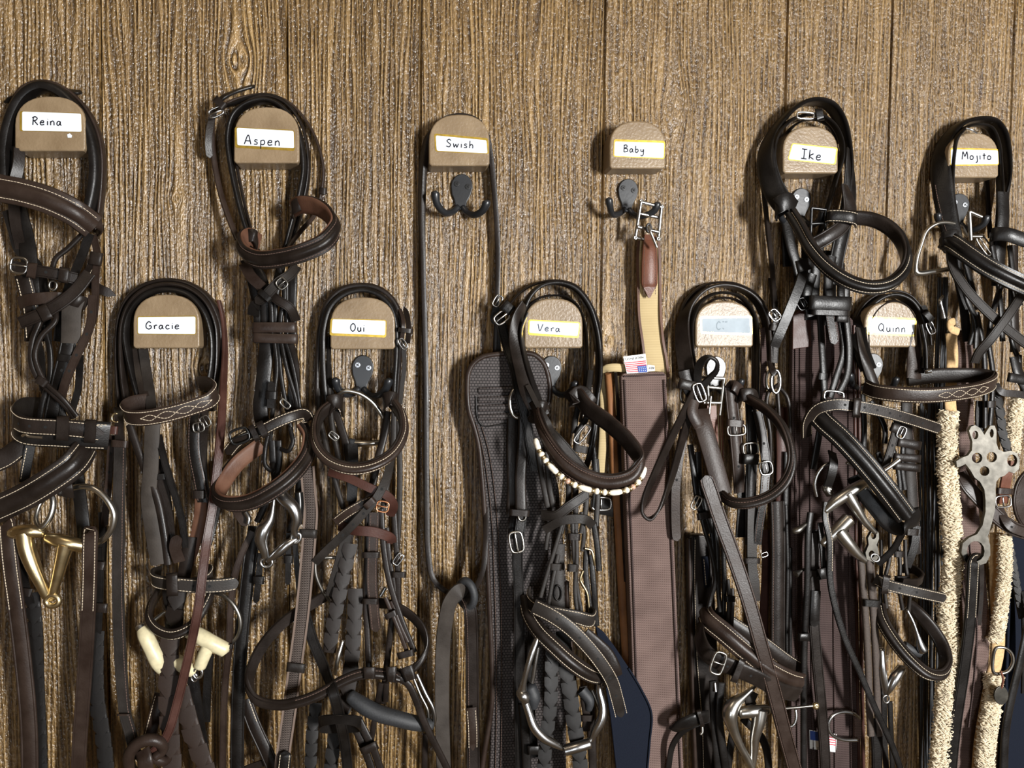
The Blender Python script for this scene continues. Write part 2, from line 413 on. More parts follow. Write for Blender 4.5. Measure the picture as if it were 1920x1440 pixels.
def tube(parent, name, pts, r, mat='steel', closed=False, sides=12, step=0.003, raw=None, caps=True):
    """round bar; r is px radius or list of radii along pts"""
    C = np.array([P(*q[:3]) for q in pts]) if raw is None else np.array(raw)
    k = mpp(float(np.mean([q[2] for q in pts]))) if raw is None else 1.0
    rr = np.array(r if isinstance(r, (list, tuple)) else [r] * len(C), float) * k
    Sx = spline(np.c_[C, rr], closed, step)
    p = Sx[:, :3]; n = len(p)
    T = (np.roll(p, -1, 0) - np.roll(p, 1, 0)) if closed else np.gradient(p, axis=0)
    T /= np.linalg.norm(T, axis=1)[:, None] + 1e-12
    # parallel transport
    u = np.array((0, -1.0, 0)) if abs(T[0][1]) < .9 else np.array((1.0, 0, 0))
    U = []
    for i in range(n):
        u = u - T[i] * (u @ T[i]); u = u / (np.linalg.norm(u) + 1e-12); U.append(u)
    U = np.array(U)
    if closed:
        V1 = np.cross(T[0], U[0]); end = U[-1] - T[0] * (U[-1] @ T[0])
        ang = math.atan2(end @ V1, end @ U[0])
        for i in range(n):
            a = -ang * i / n; v = np.cross(T[i], U[i]); U[i] = U[i] * math.cos(a) + v * math.sin(a)
    B = np.cross(T, U)
    a = np.arange(sides) * 2 * math.pi / sides
    V = (p[:, None] + (U[:, None] * np.cos(a)[None, :, None] + B[:, None] * np.sin(a)[None, :, None]) * Sx[:, 3][:, None, None]).reshape(-1, 3)
    Fs = []
    for i in range(n if closed else n - 1):
        j = (i + 1) % n
        for q in range(sides):
            s = (q + 1) % sides; Fs.append((i * sides + q, i * sides + s, j * sides + s, j * sides + q))
    V = list(V)
    if not closed and caps:
        for (idx, sg) in ((0, -1), (n - 1, 1)):           # domed ends
            c = p[idx] + T[idx] * sg * Sx[idx, 3] * .55; b = len(V); V.append(c)
            for q in range(sides):
                Fs.append((idx * sides + q, idx * sides + (q + 1) % sides, b))
    return link(name, mesh_of(name, V, Fs), mat, parent, angle=60)
def ring(parent, name, cx, cy, d, rx, ry, r, mat='steel', rot=0, tilt=0, n=20, a0=0, a1=360, sides=10):
    """ring or arc: radii in px; rot turns it in the wall plane, tilt swings one side towards the room"""
    pts = []
    full = abs(a1 - a0) >= 360
    ro = math.radians(rot); ti = math.radians(tilt); k = mpp(d) * 1000
    for i in range(n if full else n + 1):
        a = math.radians(a0 + (a1 - a0) * i / n)
        x, y = rx * math.cos(a), ry * math.sin(a)
        dd = d + x * math.sin(ti) * k; x = x * math.cos(ti)
        pts.append((cx + x * math.cos(ro) - y * math.sin(ro), cy + x * math.sin(ro) + y * math.cos(ro), dd))
    return tube(parent, name, pts, r, mat, closed=full, sides=sides)
def prism(name, poly, d0, d1, mat, parent=None, bevel=0.0, smooth=True, seg=2, angle=40):
    """flat shape cut from px outline, between two distances from the wall; outline measured at d1 (front)"""
    Fp = [P(x, y, d1) for x, y in poly]
    b0 = -stand_off(d0, 800) / 1000.0
    V = [np.array((q[0], b0, q[2])) for q in Fp] + [np.array(q) for q in Fp]
    n = len(poly)
    Fs = [tuple(range(n)), tuple(range(n, 2 * n))] + [(i, (i + 1) % n, n + (i + 1) % n, n + i) for i in range(n)]
    me = mesh_of(name, V, Fs)
    if bevel:
        bm = bmesh.new(); bm.from_mesh(me)
        ed = [e for e in bm.edges if len(e.link_faces) == 2 and e.calc_face_angle(0) > math.radians(35)]
        bmesh.ops.bevel(bm, geom=ed, offset=bevel / 1000.0, segments=seg, profile=.5, affect='EDGES', clamp_overlap=True)
        bm.to_mesh(me); bm.free()
    o = link(name, me, mat, parent, smooth, 75 if bevel else angle)
    if bevel: m = o.modifiers.new('weighted', 'WEIGHTED_NORMAL'); m.keep_sharp = True
    return o
def buckle(parent, cx, cy, d, w, h, rot=0, mat='steel', r=2.0, tongue=True, tilt=0):
    """frame of w x h px with a tongue; w runs along the strap"""
    ro = math.radians(rot); ti = math.radians(tilt); k = mpp(d) * 1000
    def q(x, y, dd=0):
        return (cx + x * math.cos(ro) - y * math.cos(ti) * math.sin(ro), cy + x * math.sin(ro) + y * math.cos(ti) * math.cos(ro), d + dd + y * math.sin(ti) * k)
    c = .8
    pts = []
    for (x, y) in ((-w / 2, -h / 2), (w / 2, -h / 2), (w / 2, h / 2), (-w / 2, h / 2)):
        sx, sy = (1 if x > 0 else -1), (1 if y > 0 else -1); e = min(w, h) * .16
        a, b = (x - sx * e, y), (x, y - sy * e)
        if (x > 0) == (y > 0): a, b = b, a
        if sx * sy < 0: a, b = a, b
        pts += [a, b]
    # order around the frame
    pts.sort(key=lambda p: math.atan2(p[1] / h, p[0] / w))
    o = tube(parent, 'buckle', [q(x, y) for x, y in pts], r, mat, closed=True, sides=8)
    if tongue:
        tube(o, 'buckle_tongue', [q(-w * .5, 0, 1.2), (q(0, 0, 2.5)), q(w * .52, 0, 1.5)], r * .75, mat, sides=8)
    return o
def keeper(parent, cx, cy, d, across, along, rot=0, mat='leather_dark', t=3.0, depth=9):
    """small leather loop wrapped across a strap: `across` px wide, `along` px high, rot = direction across"""
    ro = math.radians(rot); a = across / 2
    def q(x, dd): return (cx + x * math.cos(ro), cy + x * math.sin(ro), d + dd)
    pts = [q(-a, -depth), q(-a, -1), q(-a * .86, 1.2), q(0, 1.8), q(a * .86, 1.2), q(a, -1), q(a, -depth)]
    upv = (-math.sin(ro) * -1 * -1, 0, math.cos(ro))
    return S(parent, 'keeper', pts, along, mat, t=t, up=(math.sin(ro), 0, math.cos(ro)), flip=-1, step=0.002)
def lace_mesh():
    # one V of a laced rein, 1 unit wide, pointing along -y (down)
    V = [(-.50, .95, -.10), (0, .95, .02), (.50, .95, -.10), (.50, .30, .05), (.27, -.02, .20), (0, -.34, .30), (-.27, -.02, .20), (-.50, .30, .05), (0, .3, .20)]
    V2 = [(x, y, z - .10) for x, y, z in V]
    top = [(0, 1, 8, 7), (1, 2, 3, 8), (3, 4, 8), (4, 5, 8), (5, 6, 8), (6, 7, 8)]
    Fs = top; Fb = [tuple(i + 9 for i in reversed(f)) for f in top]
    side = [(i, (i + 1) % 8, 9 + (i + 1) % 8, 9 + i) for i in range(8)]
    me = mesh_of('lace', V + V2, Fs + Fb + side); return me
LACE = None
LACES = {}
def braid(parent, pts, w, mat='leather_dark', pitch=1.0, name='laced_rein', flipd=False):
    """laced rein: a core strap with V laces lying over it"""
    core = S(parent, name, pts, w * .92, mat, t=5, prof='soft')
    if mat not in LACES:
        me = lace_mesh(); me.materials.append(MAT[mat])
        me.polygons.foreach_set('use_smooth', [True] * len(me.polygons)); me.set_sharp_from_angle(angle=math.radians(40)); LACES[mat] = me
    C = ctrl(pts); dm = float(np.mean([q[2] for q in pts])); W_ = w * mpp(dm)
    Sx = spline(C); T, W, Nn = frames(Sx)
    seg = np.r_[0, np.cumsum(np.linalg.norm(np.diff(Sx[:, :3], axis=0), axis=1))]; L = seg[-1]
    n = int(L / (W_ * pitch))
    off = Vector(); p = core
    while p is not None: off += p.location; p = p.parent
    for i in range(n):
        s = (i + .5) / n * L
        g = lambda A: Vector([float(np.interp(s, seg, A[:, q])) for q in range(3)])
        t_, w_, n_ = g(T).normalized(), g(W).normalized(), g(Nn).normalized()
        o = bpy.data.objects.new('lace', LACES[mat]); COL.objects.link(o); o.parent = core
        M = Matrix((w_, -t_ if not flipd else t_, n_)).transposed().to_4x4()
        M = M @ Matrix.Diagonal((W_, W_ * (.95 if not flipd else .95), W_ * .55, 1))
        c = g(Sx[:, :3]) + n_ * (3.4 * mpp(dm) * CS) - off + Vector((0, 0, 0))
        M.translation = c; o.matrix_local = M
    return core
def stud(parent, cx, cy, d, r, mat='steel_worn', name='hook_stud', d0=None):
    tube(parent, name, [(cx, cy, (d0 if d0 is not None else d - 8)), (cx, cy, d - r * .4), (cx, cy, d)], [r * .5, r * .55, r], mat, sides=10, step=0.001)

def plate(parent, name, outer, holes, d0, d1, mat, tl=0.0):
    """flat metal plate with cut-outs: outlines in px at d1"""
    bm = bmesh.new()
    loops = [outer] + holes; edges = []
    for lp in loops:
        vs = [bm.verts.new(P(x, y, d1 + tl * (x - outer[0][0]))) for x, y in lp]
        edges += [bm.edges.new((vs[i], vs[(i + 1) % len(vs)])) for i in range(len(vs))]
    bmesh.ops.triangle_fill(bm, edges=edges, use_beauty=True)
    geom = bmesh.ops.extrude_face_region(bm, geom=bm.faces[:])
    vs = [e for e in geom['geom'] if isinstance(e, bmesh.types.BMVert)]
    bmesh.ops.translate(bm, verts=vs, vec=(0, (d1 - d0) / 1000.0, 0))
    bmesh.ops.recalc_face_normals(bm, faces=bm.faces)
    me = bpy.data.meshes.new(name); bm.to_mesh(me); bm.free()
    return link(name, me, mat, parent, True, 40)
def circle(cx, cy, rx, ry=None, n=14): return [(cx + rx * math.cos(2 * math.pi * i / n), cy + (ry or rx) * math.sin(2 * math.pi * i / n)) for i in range(n)]
def fleece(parent, name, pts, w, n, seed=1):
    """curly fleece: an irregular pad covered in small curled tufts, nobody could count them"""
    rng = random.Random(seed)
    C = ctrl(pts); dm = float(np.mean([q[2] for q in pts])); W_ = w * mpp(dm)
    Sx = spline(C, step=.006); T, W, Nn = frames(Sx)
    V = []; Fs = []
    m = 12
    for i in range(len(Sx)):
        for q in range(m):
            a = 2 * math.pi * q / m
            k = 1 + rng.uniform(-.07, .07) + .10 * math.sin(i * .9 + math.cos(a) * 2) + .08 * math.sin(i * .37)
            V.append(Sx[i, :3] + W[i] * math.cos(a) * W_ * .42 * k + Nn[i] * math.sin(a) * W_ * .26 * k)
    for i in range(len(Sx) - 1):
        for q in range(m): Fs.append((i * m + q, i * m + (q + 1) % m, (i + 1) * m + (q + 1) % m, (i + 1) * m + q))
    for _ in range(n):
        i = rng.randrange(len(Sx)); a = rng.uniform(-.2, math.pi + .2)
        rad = W[i] * math.cos(a) * .42 + Nn[i] * math.sin(a) * .26
        base = Sx[i, :3] + rad * W_ * rng.uniform(.85, 1.0) + T[i] * rng.uniform(-.003, .003)
        out = rad / np.linalg.norm(rad)
        side = np.cross(out, T[i]) * rng.choice((-1, 1)) + T[i] * rng.uniform(-.6, 1.2); side /= np.linalg.norm(side)
        ln = W_ * rng.uniform(.07, .17); r0 = W_ * rng.uniform(.03, .055)
        b = len(V); nk = np.cross(out, side); K = 5
        for k in range(K):                       # a little hook of wool
            th = k / (K - 1) * 3.6
            c = base + out * ln * (math.sin(th) * .75 + .15 * th / 3.6) + side * ln * .8 * (1 - math.cos(th))
            r = r0 * (1 - .55 * k / (K - 1))
            tg = out * math.cos(th) + side * math.sin(th); n1 = np.cross(tg, nk)
            for q in range(4):
                a2 = q * math.pi / 2
                V.append(c + nk * r * math.cos(a2) + n1 * r * math.sin(a2))
        for k in range(K - 1):
            for q in range(4): Fs.append((b + k * 4 + q, b + k * 4 + (q + 1) % 4, b + (k + 1) * 4 + (q + 1) % 4, b + (k + 1) * 4 + q))
        Fs.append((b + (K - 1) * 4, b + (K - 1) * 4 + 1, b + (K - 1) * 4 + 2, b + (K - 1) * 4 + 3))
    me = bpy.data.meshes.new(name); me.from_pydata([tuple(v) for v in V], [], Fs)
    o = link(name, me, 'fleece_cream', parent, True, 80); o['kind'] = 'stuff'
    return o
# ================================================================== the wall
sheet()
wall = bpy.data.objects.new('wall_back', None); COL.objects.link(wall)
tag(wall, 'brown embossed wood-grain plank wall with vertical grooves', None, None, 'structure')
EDGE = [P(x, y, 0)[0] for x, y in ((187, 0), (538, 0), (789, 100), (1133, 150), (1475, 100), (1671, 100), (1898, 150))]
EDGE = [EDGE[0] - .62, EDGE[0] - .38, EDGE[0] - .17] + EDGE + [EDGE[-1] + .24, EDGE[-1] + .48, EDGE[-1] + .66]
FUZZ = [.2, .3, .25, .05, .05, .15, .45, .5, .55, .5, .5, .4, .3]
for ip, (a, b) in enumerate(zip(EDGE[:-1], EDGE[1:])):
    z0, z1 = 0.25, 2.75
    g = 0.0021
    prof = [(a + .0002, 0.0045), (a + g, 0.0), (b - g, 0.0), (b - .0002, 0.0045)]
    V = []; Fs = []
    for z in (z0, z1):
        V += [(x, y, z) for x, y in prof] + [(b - .0002, .018, z), (a + .0002, .018, z)]
    for i in range(6): Fs.append((i, (i + 1) % 6, 6 + (i + 1) % 6, 6 + i))
    Fs += [tuple(range(6)), tuple(range(6, 12))]
    link('plank', mesh_of('plank', V, Fs), 'wall_wood', wall, smooth=False)['saw_fuzz'] = FUZZ[ip]
me = mesh_of('backing_board', [(EDGE[0], .018, .25), (EDGE[-1], .018, .25), (EDGE[-1], .018, 2.75), (EDGE[0], .018, 2.75), (EDGE[0], .03, .25), (EDGE[-1], .03, .25), (EDGE[-1], .03, 2.75), (EDGE[0], .03, 2.75)],
             [(0, 1, 2, 3), (4, 5, 6, 7), (0, 1, 5, 4), (2, 3, 7, 6), (0, 3, 7, 4), (1, 2, 6, 5)])
link('backing_board', me, 'wall_wood', wall, smooth=False)
# ================================================================== handwriting
GL = {  # strokes on a unit letter box: x 0..w, y 0 (baseline) .. 1 (cap height)
 'R': (.62, [[(.08, 0), (.12, .95)], [(.0, .88), (.3, 1.02), (.5, .82), (.36, .58), (.1, .5)], [(.22, .5), (.58, .0)]]),
 'e': (.5, [[(.06, .3), (.36, .34), (.34, .52), (.16, .52), (.03, .28), (.12, .03), (.44, .08)]]),
 'i': (.18, [[(.08, .52), (.09, 0)], [(.09, .74), (.1, .78)]]),
 'n': (.48, [[(.04, .52), (.05, 0)], [(.05, .36), (.24, .54), (.36, .42), (.4, 0)]]),
 'a': (.5, [[(.34, .48), (.14, .5), (.02, .2), (.14, .0), (.3, .16), (.36, .5)], [(.36, .5), (.38, .12), (.48, 0)]]),
 'G': (.68, [[(.56, .82), (.34, 1.0), (.06, .62), (.08, .18), (.34, 0), (.56, .16), (.56, .42), (.34, .42)]]),
 'r': (.36, [[(.04, .5), (.07, 0)], [(.06, .34), (.18, .52), (.34, .5)]]),
 'c': (.44, [[(.38, .46), (.18, .52), (.03, .26), (.14, .02), (.42, .08)]]),
 'A': (.68, [[(.0, 0), (.32, 1.0), (.6, .0)], [(.1, .38), (.5, .36)]]),
 's': (.4, [[(.34, .5), (.14, .54), (.08, .38), (.3, .24), (.28, .06), (.02, .04)]]),
 'p': (.5, [[(.06, .5), (.08, -.42)], [(.06, .44), (.3, .54), (.42, .28), (.3, .04), (.08, .06)]]),
 'O': (.66, [[(.3, 1.0), (.05, .72), (.04, .26), (.28, 0), (.54, .28), (.52, .76), (.3, 1.0)]]),
 'u': (.5, [[(.04, .52), (.06, .12), (.2, .0), (.36, .14), (.38, .52)], [(.38, .52), (.42, 0)]]),
 'S': (.6, [[(.52, .86), (.3, 1.02), (.08, .8), (.24, .56), (.48, .34), (.36, .02), (.02, .1)]]),
 'w': (.62, [[(.02, .52), (.12, .02), (.28, .4), (.4, .02), (.56, .52)]]),
 'h': (.5, [[(.06, 1.0), (.06, 0)], [(.06, .34), (.26, .54), (.38, .4), (.4, 0)]]),
 'B': (.6, [[(.08, 1.0), (.06, 0)], [(.0, .96), (.34, 1.02), (.44, .8), (.1, .54)], [(.1, .54), (.48, .44), (.5, .14), (.04, 0)]]),
 'b': (.5, [[(.06, .95), (.06, 0)], [(.06, .36), (.28, .5), (.4, .26), (.26, .02), (.06, .04)]]),
 'y': (.5, [[(.04, .5), (.1, .18), (.26, .14), (.38, .5)], [(.4, .5), (.36, -.3), (.2, -.46), (.04, -.34)]]),
 'V': (.62, [[(.0, .98), (.24, .0), (.56, 1.0)]]),
 'I': (.5, [[(.0, 1.0), (.48, .98)], [(.24, 1.0), (.24, .02)], [(.0, .02), (.5, .0)]]),
 'k': (.5, [[(.06, .98), (.06, 0)], [(.42, .62), (.08, .34), (.46, .02)]]),
 'M': (.72, [[(.0, 0), (.1, .95), (.32, .4), (.54, .95), (.66, .04)]]),
 'o': (.46, [[(.2, .52), (.03, .3), (.1, .02), (.32, .04), (.4, .32), (.2, .52)]]),
 'j': (.3, [[(.2, .5), (.22, -.28), (.06, -.4)], [(.2, .72), (.21, .76)]]),
 't': (.4, [[(.2, .8), (.2, .0)], [(.02, .52), (.4, .54)]]),
 'Q': (.72, [[(.3, 1.0), (.05, .72), (.06, .24), (.3, .04), (.54, .3), (.52, .78), (.3, 1.0)], [(.36, .28), (.62, -.04)]]),
 'C': (.6, [[(.52, .82), (.32, 1.0), (.06, .66), (.08, .2), (.3, .0), (.54, .14)]]),
 'F': (.55, [[(.06, 1.0), (.06, 0)], [(.06, .98), (.5, .98)], [(.06, .52), (.4, .52)]]),
 '~': (.6, [[(.0, 1.0), (.2, .98)], [(.3, 1.0), (.42, .96), (.6, 1.0)], [(.02, .2), (.2, .06)]]),
 'T': (.55, [[(.0, .98), (.5, .98)], [(.25, .98), (.25, 0)]]),
}
def handwriting(parent, text, x, y, cap, slope, d, mat, sw=1.0, gap=.17, widen=1.0):
    """pen strokes on a label: baseline starts at px (x, y), capitals cap px high"""
    V = []; Fs = []
    cs, sn = math.cos(slope), math.sin(slope)
    cur = 0.0
    for ch in text:
        if ch == ' ': cur += .4; continue
        wd, strokes = GL[ch]
        for st in strokes:
            C = []
            for (gx, gy) in st:
                lx, ly = (cur + gx) * cap * widen, -gy * cap
                C.append([*P(x + lx * cs - ly * sn, y + lx * sn + ly * cs, d), 0.0])
            Sx = spline(np.array(C), step=0.0006)
            T, W, Nn = frames(Sx)
            hw = sw * mpp(d) * .5; b = len(V)
            for i in range(len(Sx)):
                p = Sx[i, :3]
                V += [p - W[i] * hw, p + W[i] * hw, p + W[i] * hw * .8 + np.array((0, -.00012, 0)), p - W[i] * hw * .8 + np.array((0, -.00012, 0))]
            for i in range(len(Sx) - 1):
                a = b + i * 4
                for q in range(4): Fs.append((a + q, a + (q + 1) % 4, a + 4 + (q + 1) % 4, a + 4 + q))
            Fs += [(b, b + 1, b + 2, b + 3), (b + 4 * (len(Sx) - 1) + 3, b + 4 * (len(Sx) - 1) + 2, b + 4 * (len(Sx) - 1) + 1, b + 4 * (len(Sx) - 1))]
        cur += wd + gap
    link('handwriting', mesh_of('handwriting', V, Fs), mat, parent, smooth=False)
# ================================================================== bridle blocks with name labels
def rounded(quad, r):
    out = []
    n = 4
    for i in range(n):
        p, a, b = np.array(quad[i]), np.array(quad[i - 1]), np.array(quad[(i + 1) % n])
        ua = (a - p) / np.linalg.norm(a - p); ub = (b - p) / np.linalg.norm(b - p)
        out += [tuple(p + ua * r), tuple(p + (ua + ub) * r * .3), tuple(p + ub * r)]
    return out
def shrink(quad, m):
    l, t, r, b = m if isinstance(m, tuple) else (m, m, m, m)
    (a, b_, c, d) = [np.array(p, float) for p in quad]
    return [tuple(a + (l, t)), tuple(b_ + (-r, t)), tuple(c + (-r, -b)), tuple(d + (l, -b))]
BD = 38.0
def name_block(L, R, T, B, quad, text, tx, ty, cap, label, ink='ink_black', face='label_white', gold=1.6, sw=2.0, skew=0.0, widen=1.0, slope=None):
    root = thing('bridle_block', label, 'bridle block', ((L + R) / 2, B, BD * .5), 'arched wooden bridle blocks')
    h = B - T; w_ = R - L; poly = []
    sh = skew
    r = 5
    poly += [(L + r, B), (L + r * .3, B - r * .3), (L, B - r)]
    ys = T + h * .52
    for i in range(0, 17):
        a = math.pi - math.pi * i / 16
        ex = abs(math.cos(a)) ** .82 * math.copysign(1, math.cos(a)); ey = abs(math.sin(a)) ** .92
        poly.append(((L + R) / 2 + ex * w_ / 2 * 1.0, ys - ey * (ys - T)))
    poly += [(R, B - r + sh), (R - r * .3, B - r * .3 + sh), (R - r, B + sh)]
    prism('block', poly, 0, BD, 'block_paint', root, bevel=3.0, seg=3, angle=35)
    lab = prism('name_label', rounded(quad, 3.5), BD, BD + .35, 'label_gold', root, smooth=False)
    prism('label_face', rounded(shrink(quad, gold), 2.5), BD + .35, BD + .6, face, lab, smooth=False)
    dx = quad[1][0] - quad[0][0]; dy = (quad[1][1] - quad[0][1] + quad[2][1] - quad[3][1]) / 2
    handwriting(lab, text, tx, ty, cap, math.atan2(dy, dx) if slope is None else slope, BD + .62, ink, sw, widen=widen)
    return root
name_block(27, 160, 180, 283, [(37, 208), (153, 212), (154, 248), (37, 246)], 'Reina', 60, 234, 15, 'tan arched wooden block with a white label reading Reina', widen=1.25, gold=(4.5, 1, 1, 1))
prism('paint_chip', [(126, 252), (131, 250), (135, 254), (134, 258), (127, 258)], BD, BD + .4, 'label_white', bpy.data.objects['bridle_block'], smooth=False)
name_block(249, 374, 552, 653, [(257, 593), (368, 592), (368, 628), (257, 627)], 'Gracie', 273, 617, 14, 'tan arched wooden block with a white label reading Gracie', widen=1.3)
name_block(438, 561, 200, 306, [(440, 238), (552, 244), (553, 283), (441, 277)], 'Aspen', 458, 270, 17, 'tan arched wooden block with a gold-edged label reading Aspen', widen=1.22, gold=(4, 1.5, 1.5, 5))
name_block(619, 741, 557, 655, [(620, 597), (725, 600), (724, 633), (618, 629)], 'Oui', 657, 621, 15, 'tan arched wooden block with a gold-edged label reading Oui', widen=1.05, gold=(3.5, 1.5, 2, 4.5))
name_block(804, 918, 214, 311, [(814, 250), (915, 259), (917, 289), (816, 284)], 'Swish', 836, 275, 14, 'brown arched wooden block with a peeling gold-edged label reading Swish', widen=1.25, gold=(3, 4, 3, 1.5))
name_block(983, 1093, 559, 653, [(991, 599), (1088, 604), (1085, 634), (990, 628)], 'Vera', 1008, 620, 13, 'grey-tan arched wooden block with a gold-edged label reading Vera', widen=1.3, ink='ink_grey', gold=(2.5, 2.5, 2, 4))
name_block(1143, 1248, 226, 316, [(1151, 261), (1247, 264), (1246, 298), (1150, 294)], 'Baby', 1169, 285, 13, 'tan arched wooden block with a gold-edged label reading Baby', widen=1.15, gold=(1.8, 4.2, 1.8, 1.8))
name_block(1304, 1413, 564, 651, [(1312, 593), (1410, 592), (1411, 629), (1313, 626)], 'C~', 1343, 618, 15, 'pale arched wooden block whose gold-edged label is washed out by glare and nearly blank', ink='ink_glare', face='label_glare', gold=4)
name_block(1468, 1572, 236, 325, [(1485, 268), (1571, 277), (1567, 309), (1477, 300)], 'Ike', 1502, 297, 18, 'tan arched wooden block with a tilted label reading Ike', widen=1.15, sw=2.5, gold=(1.8, 2.2, 3, 2))
name_block(1621, 1721, 565, 651, [(1627, 593), (1719, 597), (1717, 631), (1625, 627)], 'Quinn', 1647, 621, 15, 'pale arched wooden block with a gold-edged label reading Quinn', widen=1.12, gold=3.5)
name_block(1778, 1873, 248, 333, [(1782, 277), (1872, 279), (1873, 310), (1782, 311)], 'Mojito', 1804, 299, 15, 'tan arched wooden block with a label reading Mojito', widen=1.08, sw=2.5, gold=(1, 3, 1, 2.5))
# ================================================================== double coat hooks
def coat_hook(cx, cy, label, s=1.0, rot=4, screw='screw_zinc', lt=(-49, 14), rt=(48, 24)):
    root = thing('double_hook', label, 'coat hook', (cx, cy, 0), 'black double coat hooks')
    ro = math.radians(rot); cs, sn = math.cos(ro), math.sin(ro)
    def q(x, y): return (cx + (x * cs - y * sn) * s, cy + (x * sn + y * cs) * s)
    out = [(-20.5, 0)]
    for i in range(1, 12):
        a = math.pi + math.pi * i / 12
        out.append((20.5 * math.cos(a), 24 * math.sin(a)))
    out += [(20.5, 0), (18, 14), (12, 27), (10, 36), (13, 44), (6, 47), (0, 43), (-6, 47), (-14, 46), (-10, 36), (-12, 27), (-18, 14)]
    prism('hook_plate', [q(*p) for p in out], 0, 4.5, 'hook_black', root, bevel=1.2, seg=2)
    for (x, y) in ((-10, -5), (11, -1)):
        sx, sy = q(x, y)
        pl = prism('screw', [(sx + 5.2 * s * math.cos(a * math.pi / 8), sy + 5.2 * s * math.sin(a * math.pi / 8)) for a in range(16)], 4, 5.6, screw, root, bevel=.5)
        cr = []
        for (ux, uy) in ((3.4, .7), (.7, .7), (.7, 3.4), (-.7, 3.4), (-.7, .7), (-3.4, .7), (-3.4, -.7), (-.7, -.7), (-.7, -3.4), (.7, -3.4), (.7, -.7), (3.4, -.7)):
            cr.append((sx + (ux * .8 - uy * .6) * s, sy + (ux * .6 + uy * .8) * s))
        prism('cross_slot', cr, 5.5, 5.75, 'hole_black', pl, smooth=False)
    for (tx, ty), g in ((lt, -1), (rt, 1)):
        a = q(4 * g, 38); b = q(14 * g, 48); c = q(29 * g, 51); m = q(tx * .93 - 1 * g, (ty + 51) * .53); e = q(tx, ty)
        tube(root, 'hook_prong', [(a[0], a[1], 3), (b[0], b[1], 8), (c[0], c[1], 22), (m[0], m[1], 34), (e[0], e[1] + 2, 38), (e[0], e[1], 38)],
             [5.5 * s, 6.2 * s, 6.4 * s, 6.8 * s, 8.0 * s, 7.0 * s], 'hook_black', sides=14)
    return root
coat_hook(866, 350, 'black double coat hook, empty, under the Swish block', screw='screw_black')
coat_hook(1178, 357, 'black double coat hook under the Baby block holding a girth buckle', .92, screw='screw_black', lt=(-38, 20), rt=(60, 22))
coat_hook(680, 690, 'black double coat hook with bright screws under the Oui block', lt=(-49, 24), rt=(50, 18))
coat_hook(1034, 690, 'black double coat hook partly hidden under the Vera block', .95, lt=(-50, 24), rt=(48, 24))
coat_hook(1343, 690, 'black double coat hook under the block with the washed-out label', .92, lt=(-50, 24), rt=(52, 20))
coat_hook(1503, 374, 'black double coat hook partly hidden under the Ike block', .9, lt=(-45, 22), rt=(45, 22))
coat_hook(1638, 684, 'black double coat hook mostly hidden under the Quinn block', .9, lt=(-48, 22), rt=(48, 24))
coat_hook(1800, 384, 'black double coat hook under the Mojito block holding a stirrup-shaped buckle', .9, lt=(-45, 22), rt=(56, 20))
TACK = True
def wave(a, n, f0=0.2, f1=0.8, ph=0.0, u0=0.0):
    def f(x):
        if x < f0 or x > f1: return None
        q = (x - f0) / (f1 - f0)
        return u0 + a * math.sin(ph + q * n * math.pi) * min(1, 6 * q, 6 * (1 - q))
    return f
def maker(root):
    def s(name, pts, w, mat='leather_dark', **k): return S(root, name, pts, w, mat, **k)
    return s
def E(pts, a=88, d=22): return [(x, y, d, a) for x, y in pts]
def FL(pts, d=40): return [(x, y, d) for x, y in pts]
def cords(root, name, lines, w, mat='leather_dark', t=4.5, prof='soft'):
    for ln in lines: S(root, name, ln, w, mat, t=t, prof=prof)
# ================================================================== bridle on the Reina block
sheet(0, 120, 2.769)
R = thing('bridle', 'dark brown bridle with brass-jointed bit hanging on the Reina block', 'bridle', (280, 330, 20), 'leather bridles on the blocks'); s = maker(R)
s('headpiece', E([(40, 720), (28, 560), (30, 420), (70, 260), (140, 155), (225, 118), (320, 150), (410, 240), (470, 350), (498, 470), (500, 600), (475, 740), (440, 860)]), 92, 'leather_black', t=17, prof='soft')
s('crown_strap', E([(500, 880), (520, 760), (535, 600), (532, 450), (500, 325), (430, 210), (330, 128), (230, 100), (130, 132), (62, 240), (22, 380), (10, 540), (14, 660)], 86, 17), 62, 'leather_brown', t=7, prof='soft')
s('strap_end', [(300, 122, 14, 70), (360, 140, 14, 60), (425, 150, 14, 50)], 40, 'leather_black', tip='round')
s('strap_end', [(90, 175, 14, 60), (50, 190, 14, 50), (20, 196, 14, 50)], 34, 'leather_black', tip='point')
s('cheekpiece', [(62, 430, 20), (80, 560, 22), (100, 760, 24), (135, 900, 26), (150, 1000, 28), (165, 1180, 30), (170, 1440, 30)], 74, 'leather_black')
s('cheekpiece', [(100, 440, 28, 50), (96, 520, 28, 40), (75, 640, 28, 20), (80, 820, 28), (110, 960, 26)], 50, 'leather_dark')
s('cheekpiece', [(40, 760, 24), (70, 860, 26), (100, 960, 26), (190, 1050, 28), (230, 1200, 30), (240, 1440, 30)], 52, 'leather_black')
s('browband', [(-60, 628, 66), (0, 645, 70), (100, 664, 74), (250, 708, 74), (390, 775, 66), (485, 845, 50)], 128, 'leather_brown', t=7, prof='raised', up=(0.25, -0.12, 1), flip=-1, stitch=[-.33, .33], lining='leather_dark')
s('browband_loop', [(505, 885, 22, 0), (512, 850, 40, 0), (500, 800, 40, 0), (492, 790, 22, 0)], 44, 'leather_brown')
s('throatlatch', [(445, 865, 38), (350, 960, 40), (290, 1010, 42), (270, 1080, 40), (268, 1160, 34)], 25, 'leather_dark', t=6, prof='soft')
s('cheekpiece', [(465, 880, 32), (435, 970, 32), (398, 1060, 32), (350, 1180, 32), (320, 1300, 30), (300, 1440, 28)], 42, 'leather_black')
